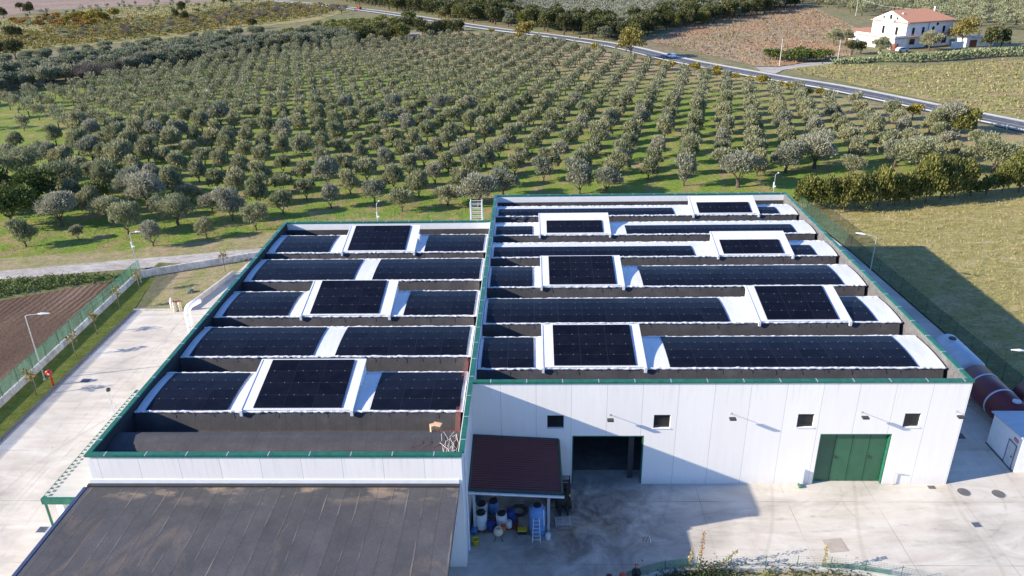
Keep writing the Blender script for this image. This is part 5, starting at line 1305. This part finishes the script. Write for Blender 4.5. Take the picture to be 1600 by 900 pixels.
# shrubs in front of the farmhouse
far_group('citrus_bush', 'glossy dark green bush in the row left of the farmhouse drive', 'bush', 'green_bush', pts_px([(1203, 92), (1213, 93), (1228, 95), (1240, 96), (1252, 96), (1262, 94), (1275, 95), (1250, 90), (1280, 90), (1290, 92), (1236, 92)]), 1.05, 1.5, 'dark green bushes left of the drive', 16)
for a, c, k, s, l in ((1302, 70, 'olive_big', 1.1, 'grey olive tree on the slope left of the farmhouse'), (1322, 66, 'olive_big', .9, 'second grey olive tree left of the farmhouse'), (1330, 84, 'dark_tree', .62, 'dense dark round tree in front of the farmhouse terrace'), (1345, 82, 'dark_tree', .5, 'smaller dark tree beside the round dark one'),
                      (1375, 84, 'olive_big', 1.05, 'olive tree in front of the near corner of the farmhouse'), (1452, 78, 'olive_big', 1.2, 'feathery olive tree in front of the long side of the farmhouse'),
                      (1502, 72, 'autumn_tree', 1.35, 'big golden-brown tree beside the right end of the farmhouse'), (1546, 76, 'dark_tree', .95, 'tall dark tree right of the golden tree'), (1564, 74, 'dark_tree', .85, 'second dark tree right of the golden tree'), (1412, 30, 'olive_big', .8, 'olive tree behind the farmhouse roof'), (1478, 62, 'green_bush', 1.2, 'green bush at the farmhouse corner')):
    x, y = G(a, c); plant('garden_tree', l, 'tree', k, x, y, s)
# prickly pear hedge
rng = np.random.default_rng(77); q = MB()
def pad(q, c, r, a, tilt):
    n = 8; u = Vector((math.cos(a), math.sin(a), 0)); w = (Vector((0, 0, 1))*math.cos(tilt)+Vector((-math.sin(a), math.cos(a), 0))*math.sin(tilt)); nn = u.cross(w)*.06
    vs = [Vector(c)+u*r*.7*math.cos(2*math.pi*k/n)+w*r*math.sin(2*math.pi*k/n) for k in range(n)]
    q.add([v+nn for v in vs]+[v-nn for v in vs], [tuple(range(n)), tuple(range(2*n-1, n-1, -1))]+[(k, k+n, (k+1) % n+n, (k+1) % n) for k in range(n)])
hp = resample([G(1303, 99), G(1340, 97), G(1372, 95), G(1420, 96), G(1480, 93), G(1540, 88), G(1600, 86), G(1700, 82)], 1.1)
for p_ in hp:
    lo = p_.x < G(1372, 95)[0]
    for k in range(30):
        zz = rng.random()**.8*(1.2 if lo else 2.5); pad(q, (p_.x+rng.normal()*.7, p_.y+rng.normal()*.8, zz), rng.uniform(.22, .36), rng.random()*6.28, rng.normal()*.5)
tag(q.build('prickly_pear_hedge', MT['cactus']), 'long prickly pear hedge in front of the farmhouse', 'hedge')

# ---- tall hedge between grove and meadow
hk = [(1262, 322, 1.05), (1290, 326, .85), (1318, 327, .95), (1345, 325, 1.0), (1372, 322, 1.0), (1398, 320, .85), (1420, 317, .95), (1446, 315, 1.05), (1470, 312, 1.1), (1492, 309, 1.1), (1516, 305, .8), (1540, 303, .75), (1566, 300, .8), (1592, 300, 1.15), (1612, 298, 1.2)]
names = ['first', 'second', 'third', 'fourth', 'fifth', 'sixth', 'seventh', 'eighth', 'ninth', 'tenth', 'eleventh', 'twelfth', 'thirteenth', 'fourteenth', 'fifteenth']
for k, (a, c, s) in enumerate(hk):
    x, y = G(a, c); plant('hedge_shrub', '%s yellow-green shrub from the left in the tall hedge between meadow and grove' % names[k], 'shrub', 'hedge_shrub' if k not in (10, 11) else 'green_bush', x, y, s*(1 if k not in (10, 11) else 1.2), 'shrubs of the tall hedge', sz=s*(1.45 if k not in (10, 11) else 1.3)*(.85+.35*((k*37) % 10)/10))
q = MB()
for k in range(3): q.box(58+k*9, 58.9+k*9, 63+k*1.2, 63.9+k*1.2, 0, .4)
# saplings with stakes along the left strip
for k, ((a, c), lab) in enumerate(zip(((56, 617), (120, 556), (152, 521), (188, 482), (219, 455)), ('nearest the bottom left', 'second from the bottom left', 'in the middle of the row', 'second from the far end', 'at the far end'))):
    x, y = G(a, c); t = plant('young_tree', 'thin staked sapling beside the netting fence, %s' % lab, 'tree', 'young_tree', x, y, 1.05, 'saplings along the netting fence')
    MB().tube([(.15, .1, 0), (.1, .1, 1.8)], .025, 5).build('stake', MT['wood'], t, local=True)
x, y = G(352, 424); plant('young_tree', 'small bushy sapling on the grass by the back left wall', 'tree', 'young_tree', x, y, 1.1)
# vegetable rows, verge weeds: uncountable ground cover
def cover_mass(name, label, cat, spots, per, h, spread, L, Wd, m, seed, up=.8):
    rng = np.random.default_rng(seed); S_ = np.array(spots)
    C = np.repeat(S_, per, 0); n = len(C)
    P = np.stack([C[:, 0]+rng.normal(size=n)*spread, C[:, 1]+rng.normal(size=n)*spread, rng.random(n)*h-.08], 1)
    D = rng.normal(size=(n, 3))*.6+np.array([0, 0, up])
    me = quads_mesh(name, leaf_arrays(P, D, L*rng.uniform(.6, 1.4, n), Wd*rng.uniform(.6, 1.4, n), rng), [MT[m]])
    o = bpy.data.objects.new(name, me); COL.objects.link(o); return tag(o, label, cat, None, 'stuff')
cover_mass('vegetable_leaves', 'bushy green vegetables on the strip between track and ploughed field', 'vegetables',
           scatter([(-60, 446), (0, 440), (80, 433), (150, 430), (190, 432), (150, 440), (80, 450), (0, 463), (-60, 476)], .8, 81, .5), 26, .5, .35, .28, .2, 'cabbage', 4)
cover_mass('weeds', 'green weeds along the foot of the back left wall and track', 'weeds',
           scatter([(232, 425), (300, 414), (400, 406), (430, 404), (400, 398+6), (300, 413), (235, 420)], .9, 82, .5), 26, .35, .35, .2, .08, 'ivy', 5)
cover_mass('meadow_grass', 'dry tufted grass all over the meadow', 'grass', scatter([(1240, 322), (1560, 300), (1700, 300), (1900, 700), (1640, 650), (1600, 616), (1400, 440)], 1.15, 83, .5), 8, .22, .4, .42, .05, 'grassblade', 6, 1.0)
cover_mass('grove_grass', 'grass tufts on the near ground of the olive grove', 'grass', scatter([(0, 400), (200, 390), (400, 372), (480, 345), (740, 335), (720, 250), (400, 290), (200, 330), (0, 350)], 1.3, 84, .5), 7, .2, .45, .3, .05, 'ivy', 7, 1.0)
cover_mass('field_weeds', 'rough green and tan weeds over the field below the farmhouse', 'weeds', scatter([(1228, 108), (1300, 99), (1420, 104), (1600, 92), (1750, 84), (1800, 215), (1700, 203), (1600, 184), (1440, 151), (1330, 128)], 2.1, 85, .5), 4, .35, .9, .75, .3, 'drytuft', 8, .9)
cover_mass('field_weeds', 'dry tufts and rusty weeds over the brown field beyond the road', 'weeds', scatter([(1015, 64), (1060, 76), (1180, 101), (1215, 102), (1328, 85), (1342, 45), (1262, 8), (1120, 23)], 2.6, 86, .5), 4, .35, 1.1, .8, .35, 'rusttuft', 9, .9)
cover_mass('field_weeds', 'dry grass tufts over the yellowed pasture at the upper left', 'weeds', scatter([(-60, 80), (0, 76), (240, 58), (500, 26), (540, 12), (420, 2), (330, 4), (140, 16), (0, 32), (-60, 45)], 4.6, 87, .5), 4, .5, 2.0, 1.3, .5, 'drytuft', 10, .9)
# weeds climbing over the bottom fence: countable shrubs
wq = [(11.6, .5, 45, .5), (12.6, .7, 70, .6), (13.5, .8, 110, .65), (14.3, 1.0, 170, .7), (15.1, 1.2, 190, .75), (15.9, 1.15, 170, .7), (16.7, .9, 110, .6), (19.2, .8, 60, .5), (20.7, .9, 70, .5), (23.2, .9, 90, .55), (24.6, .6, 60, .5), (22.0, .6, 45, .5), (17.8, .6, 50, .5)]
wl = ['leftmost low', 'second from left', 'third from left', 'dense fourth', 'tallest dense', 'broad dense', 'seventh', 'sparse', 'thin', 'bushy', 'low right-hand', 'small pale', 'small leggy']
kline = [(p.x, p.y) for p in kc]
for k, (x, h, n, sp_) in enumerate(wq):
    y = min(kline, key=lambda p: abs(p[0]-x))[1]+.05
    rng = np.random.default_rng(400+k); n = int(n*1.3); h *= .5
    P = np.stack([x+rng.normal(size=n)*sp_*.75, y-.35+rng.normal(size=n)*.38, np.abs(rng.normal(size=n))*h*.55+.1], 1)
    t = thing('climbing_weed', '%s leafy weed growing through the bottom wire fence' % wl[k], 'plant', (x, y, .1), 0, 'weeds on the bottom wire fence')
    me = quads_mesh('foliage', leaf_arrays(P-np.array([x, y, .1]), rng.normal(size=(n, 3))+np.array([0, 0, .5]), .15*rng.uniform(.6, 1.5, n), .1*rng.uniform(.6, 1.4, n), rng), [MT['ivy']])
    o = bpy.data.objects.new('foliage', me); COL.objects.link(o); o.parent = t
    q = MB()
    for s in range(6):
        a = rng.random()*6.28; q.tube([(0, -.2, -.1), (math.cos(a)*.3*sp_, math.sin(a)*.2-.2, h*.6), (math.cos(a)*.9*sp_, math.sin(a)*.4-.2, h*rng.uniform(.7, 1.1))], .012, 4)
    q.build('stem', MT['bark'], t, local=True)
for x, y, h, k, lab in ((14.9, -8.5, 3.2, 0, 'tall thin reddish flower spike rising above the bottom fence'), (14.2, -8.5, 1.7, 1, 'short pale flower spike left of the tall one'), (22.7, -8.5, 2.0, 2, 'thin weed spike over the tan patch'), (16.2, -8.5, 1.6, 3, 'leaning twig spike right of the tall flower spike')):
    t = thing('weed_spike', lab, 'plant', (x, y, 0)); rng = np.random.default_rng(500+k); n = 150
    lean = rng.uniform(-.1, .1) if k != 3 else .9
    MB().tube([(0, 0, 0), (lean*.4, 0, h*.5), (lean, 0, h)], [.02, .014, .006], 5).build('stem', MT['bark'], t, local=True)
    f = rng.random(n)**.8; P = np.stack([lean*f**1.5+rng.normal(size=n)*.09*(1.1-f*.6), rng.normal(size=n)*.1, h*f], 1)
    me = quads_mesh('foliage', leaf_arrays(P, rng.normal(size=(n, 3))+np.array([0, 0, .6]), .13*np.ones(n), .07*np.ones(n), rng), [MT['grassblade' if k else 'orangeleaf']])
    o = bpy.data.objects.new('foliage', me); COL.objects.link(o); o.parent = t

# ------------------------------------------------------------------ farmhouse
ang = math.radians(22); hx, hy = 132.55, 232.7
fh = thing('farmhouse', 'white two-storey farmhouse with a terracotta hipped roof beyond the fields', 'house', (hx, hy, -.2), ang)
Lh, Dh, EH = 21.0, 15.5, 8.7
q = MB(); q.box(0, Lh, 0, Dh, 0, EH-.004)
q.add([(0.002, 0, EH), (0.002, Dh, EH), (0.002, Dh/2, EH+3.1), (.25, 0, EH), (.25, Dh, EH), (.25, Dh/2, EH+3.1)], [(0, 2, 1), (3, 4, 5), (0, 1, 4, 3), (1, 2, 5, 4), (2, 0, 3, 5)])
q.build('wall', MT['housewall'], fh, local=True)
q = MB()
A_ = (-.1, -.7, EH-.1); B_ = (Lh+.6, -.7, EH-.1); C_ = (Lh+.6, Dh+.7, EH-.1); D_ = (-.1, Dh+.7, EH-.1); R1_ = (-.1, Dh/2, EH+3.3); R2_ = (Lh-5, Dh/2, EH+3.3)
q.add([A_, B_, C_, D_, R1_, R2_], [(0, 1, 5, 4), (1, 2, 5), (2, 3, 4, 5), (0, 3, 2, 1)]); rf = q.build('roof', MT['rooftile'], fh, local=True)
q = MB(); q.box(Lh-3, Lh-2.5, Dh*.4, Dh*.4+.5, EH+1.5, EH+3.9); q.box(2.2, 2.9, Dh*.3, Dh*.3+.6, EH+.9, EH+2.5); q.build('chimney', MT['housewall'], rf, local=True)
q = MB(); q.box(-.3, Lh+.8, -.95, -.7, EH-.5, EH-.2); q.box(-.5, -.002, -.7, Dh+.7, EH-.55, EH-.25); q.build('cornice', MT['terracotta'], fh, local=True)
q = MB(); q.box(.2, Lh, -1.5, -.004, 3.7, 3.95); q.box(-6.0, -.004, -1.5, Dh+1, 3.5, 3.8); q.build('balcony', MT['terracotta'], fh, local=True)
q = MB(); q.box(-6.0, -5.8, -1.5, Dh+1, 3.81, 4.5); q.box(-5.8, -.02, -1.5, -1.3, 3.81, 4.5); q.box(-5.6, -.02, -1.2, Dh+.8, 0, 3.49); q.build('terrace_wall', MT['housewall'], fh, local=True)
q = MB(); q.box(.2, Lh, -1.5, -1.46, 4.85, 4.9)
for k in range(40): q.box(.3+k*.52, .33+k*.52, -1.49, -1.46, 3.96, 4.85)
q.build('railing', MT['galv'], fh, local=True)
def hwin(x0, x1, z0, z1, side):
    w = MB()
    if side == 's': w.box(x0, x1, -.05, -.006, z0, z1)
    else: w.box(-.05, -.006, x0, x1, z0, z1)
    o = w.build('window', MT['glass'], fh, local=True)
    w = MB()
    if side == 's': w.box(x0-.12, x1+.12, -.12, -.051, z0-.15, z0)
    else: w.box(-.12, -.051, x0-.12, x1+.12, z0-.15, z0)
    w.build('sill', MT['terracotta'], o, local=True)
for x in (2.6, 7.0, 11.5, 16.4): hwin(x, x+1.1, 4.2, 6.7, 's')
hwin(13.2, 14.2, 7.1, 7.9, 's')
hwin(2.3, 4.6, 1.3, 3.0, 's'); hwin(10, 11.2, 0, 2.4, 's'); hwin(17, 19, 1.0, 3, 's')
for y in (3.6, 9.6): hwin(y, y+1.1, 4.2, 6.7, 'w')
hwin(7.1, 8.1, 8.9, 10.6, 'w'); hwin(4.4, 5.1, 9.2, 9.9, 'w'); hwin(10.4, 11.1, 9.2, 9.9, 'w')
q = MB(); q.box(-.9, -.004, 5.2, 10.2, 8.3, 8.45); q.box(-.9, -.8, 5.2, 10.2, 8.45, 9.2); q.build('balcony', MT['housewall'], fh, local=True)
q = MB(); q.tube([(9.7, -.12, 0), (9.7, -.12, EH)], .08, 6); q.build('downpipe', MT['darkmetal'], fh, local=True)
xo, yo = G(1338, 62); t = thing('outbuilding', 'low outbuilding with terracotta tiled roof left of the farmhouse', 'outbuilding', (xo, yo, -.2), ang)
MB().box(0, 12, 0, 6, 0, 2.4).build('wall', MT['housewall'], t, local=True); q = MB(); q.hexa([(-.4, -.5, 2.42), (12.4, -.5, 2.42), (12.4, 6.4, 3.3), (-.4, 6.4, 3.3)], [(-.4, -.5, 2.6), (12.4, -.5, 2.6), (12.4, 6.4, 3.5), (-.4, 6.4, 3.5)]); q.build('roof', MT['rooftile'], t, local=True)
xo, yo = G(1490, 75); t = thing('garden_wall', 'white garden wall and garage front right of the farmhouse', 'wall', (xo, yo, -.2), math.radians(18))
MB().box(-1, 4, 0, .3, 0, 2.2).build('wall', MT['housewall'], t, local=True); MB().box(6, 18, 1, 6, 0, 2.9).build('garage', MT['housewall'], t, local=True); MB().box(7.5, 10.5, .9, .99, 0, 2.3).build('gate', MT['maroon'], t, local=True); MB().box(5.7, 18.3, .7, 6.3, 2.91, 3.05).build('roof', MT['concrete_kerb'], t, local=True)
xo, yo = G(1397, 77); t = thing('rusty_tank', 'rusty red round cistern in front of the farmhouse corner', 'tank', (xo, yo, -.2)); MB().lathe((0, 0, 0), [(1.1, 0), (1.15, .1), (1.15, 1.8), (1.0, 1.95), (.2, 2.1)], 14).build('tank_body', plain('rust_red', (.25, .07, .05), .8), t, local=True)
for k, (a, c, l) in enumerate(((1408, 79, 'pale parked car in front of the farmhouse corner'), (1417, 78, 'second pale car parked beside the farmhouse'))):
    pass

# hut in the thicket
xo, yo = G(632, 65); t = thing('hut', 'small grey-white hut with a dark doorway in the thicket beyond the grove', 'hut', (xo, yo, -.2), .0)
q = MB(); q.box(0, 5.6, 0, 4.5, 0, 2.5); q.build('wall', MT['plain_wall'], t, local=True); MB().box(-.2, 5.8, -.3, 4.7, 2.51, 2.68).build('roof', MT['concrete_kerb'], t, local=True); MB().box(3.1, 4.6, -.06, -.006, .1, 1.9).build('door', MT['black'], t, local=True)

# ------------------------------------------------------------------ road furniture
gr = thing('guardrail', 'pale metal guardrail along the near side of the road', 'guardrail', (*roadc[10], 0))
def side(line, i, off):
    d = (line[min(i+1, len(line)-1)]-line[max(i-1, 0)]).normalized(); return line[i]+Vector((-d.y, d.x))*off
sgn = 3.95
q = MB()
if side(roadc, 10, 1).y > roadc[10].y: sgn = -3.95
rs_ = [side(roadc, i, -sgn*-1) for i in range(len(roadc))]
near = 1 if side(roadc, 12, 4).y < roadc[12].y else -1
rs_ = [side(roadc, i, near*5.0) for i in range(len(roadc))]
for a, c in zip(rs_, rs_[1:]):
    q.hexa([(a.x-.04, a.y-.04, .38), (c.x-.04, c.y-.04, .38), (c.x+.04, c.y+.04, .38), (a.x+.04, a.y+.04, .38)], [(a.x-.04, a.y-.04, .60), (c.x-.04, c.y-.04, .60), (c.x+.04, c.y+.04, .60), (a.x+.04, a.y+.04, .60)])
q.build('rail', MT['galv'], gr)
k = 0
for a in rs_:
    if k < 95: MB().box(a.x-.08, a.x+.08, a.y+.06, a.y+.2, -.15, .8).build('post', MT['galv'], gr)
    k += 1
def car(label, x, y, rz, m):
    t = thing('car', label, 'car', (x, y, -.11), rz)
    P_ = [(-2.05, .28), (2.05, .28), (2.1, .62), (1.95, .82), (1.05, .92), (.45, 1.42), (-1.2, 1.45), (-1.85, 1.0), (-2.1, .8)]
    q = MB(); n = len(P_); q.add([(p[0], -.85, p[1]) for p in P_]+[(p[0], .85, p[1]) for p in P_], [tuple(range(n)), tuple(range(2*n-1, n-1, -1))]+[(i, i+n, (i+1) % n+n, (i+1) % n) for i in range(n)]); q.build('body', m, t, local=True, bevel=.08)
    for sy in (-.856, .826): MB().add([(.9, sy, .95), (.42, sy, 1.36), (-1.15, sy, 1.38), (-1.6, sy, 1.0), (.9, sy+.03, .95), (.42, sy+.03, 1.36), (-1.15, sy+.03, 1.38), (-1.6, sy+.03, 1.0)], [(0, 1, 2, 3), (7, 6, 5, 4), (0, 4, 5, 1), (1, 5, 6, 2), (2, 6, 7, 3), (3, 7, 4, 0)]).build('window', MT['glass'], t, local=True)
    MB().hexa([(1.0, -.7, .93), (1.0, .7, .93), (.47, .65, 1.4), (.47, -.65, 1.4)], [(1.03, -.7, .96), (1.03, .7, .96), (.5, .65, 1.43), (.5, -.65, 1.43)]).build('windscreen', MT['glass'], t, local=True)
    for sx in (-1.3, 1.3):
        for sy in (-.88, .68): MB().lathe((sx, sy, .32), [(.15, 0), (.31, .01), (.32, .05), (.32, .16), (.15, .2)], 14, 'y').build('wheel', MT['black'], t, local=True)
    for sy in (-.6, .6): MB().box(2.05, 2.12, sy-.18, sy+.18, .58, .72).build('headlight', MT['white'], t, local=True)
def road_at(px_):
    best = min(range(len(roadc)-1), key=lambda i: abs(PX(roadc[i].x, roadc[i].y, 0)[0]-px_)); d = roadc[best+1]-roadc[best]; return roadc[best], math.atan2(d.y, d.x)
p_, a_ = road_at(1045); nn = Vector((-math.sin(a_), math.cos(a_)))
car('silver-white car driving on the road above the grove', p_.x+nn.x*-1.5, p_.y+nn.y*-1.5, a_, MT['carwhite'])
p_, a_ = road_at(556); nn = Vector((-math.sin(a_), math.cos(a_)))
car('red car far away on the road at the top', p_.x-nn.x*1.6, p_.y-nn.y*1.6, a_, MT['red'])
xo, yo = G(1409, 80); car('pale car parked by the farmhouse corner', xo, yo, .3, MT['carwhite'])
def upole(label, a, c, h, arms=True):
    x, y = G(a, c); t = thing('utility_pole', label, 'utility pole', (x, y, -.2), 0, 'wooden utility poles')
    MB().tube([(0, 0, 0), (0, 0, h)], [.16, .1], 8).build('pole', plain('pale_pole', (.5, .46, .4), .8), t, local=True)
    if arms: MB().box(-.5, .5, -.05, .05, h-.4, h-.3).build('crossarm', MT['galv'], t, local=True)
    return x, y
pa = upole('pale utility pole beside the junction of road and farm drive', 1218, 102, 8)
upole('pale utility pole on the far verge near the centre of the road', 977, 60, 7.5)
pc = upole('brown utility pole between the bushes and the farmhouse', 1309, 94, 6.5)
pd = upole('thin utility pole on the slope behind the farmhouse', 1337, 24, 8)
q = MB(); q.tube([(pd[0], pd[1], 7.6), ((pd[0]+hx+8)/2, (pd[1]+hy+10)/2, 8.4), (hx+8, hy+10, 11.5)], .035, 4); tag(q.build('overhead_cable', MT['drumwhite']), 'overhead cable running from the rear pole to the farmhouse roof', 'cable')
x, y = G(971, 60); t = thing('road_sign', 'small white road sign on a post at the far verge', 'sign', (x, y, -.2)); MB().tube([(0, 0, 0), (0, 0, 2.2)], .04, 6).build('post', MT['galv'], t, local=True); MB().box(-.4, .4, -.03, .03, 2.2, 3.0).build('plate', MT['white'], t, local=True)
x, y = G(906, 64); t = thing('road_sign', 'small dark sign beside the road left of centre', 'sign', (x, y, -.2)); MB().tube([(0, 0, 0), (0, 0, 1.6)], .04, 6).build('post', MT['galv'], t, local=True); MB().lathe((0, -.03, 1.6), [(.4, 0), (.4, .05)], 14, 'y').build('plate', MT['darkmetal'], t, local=True)
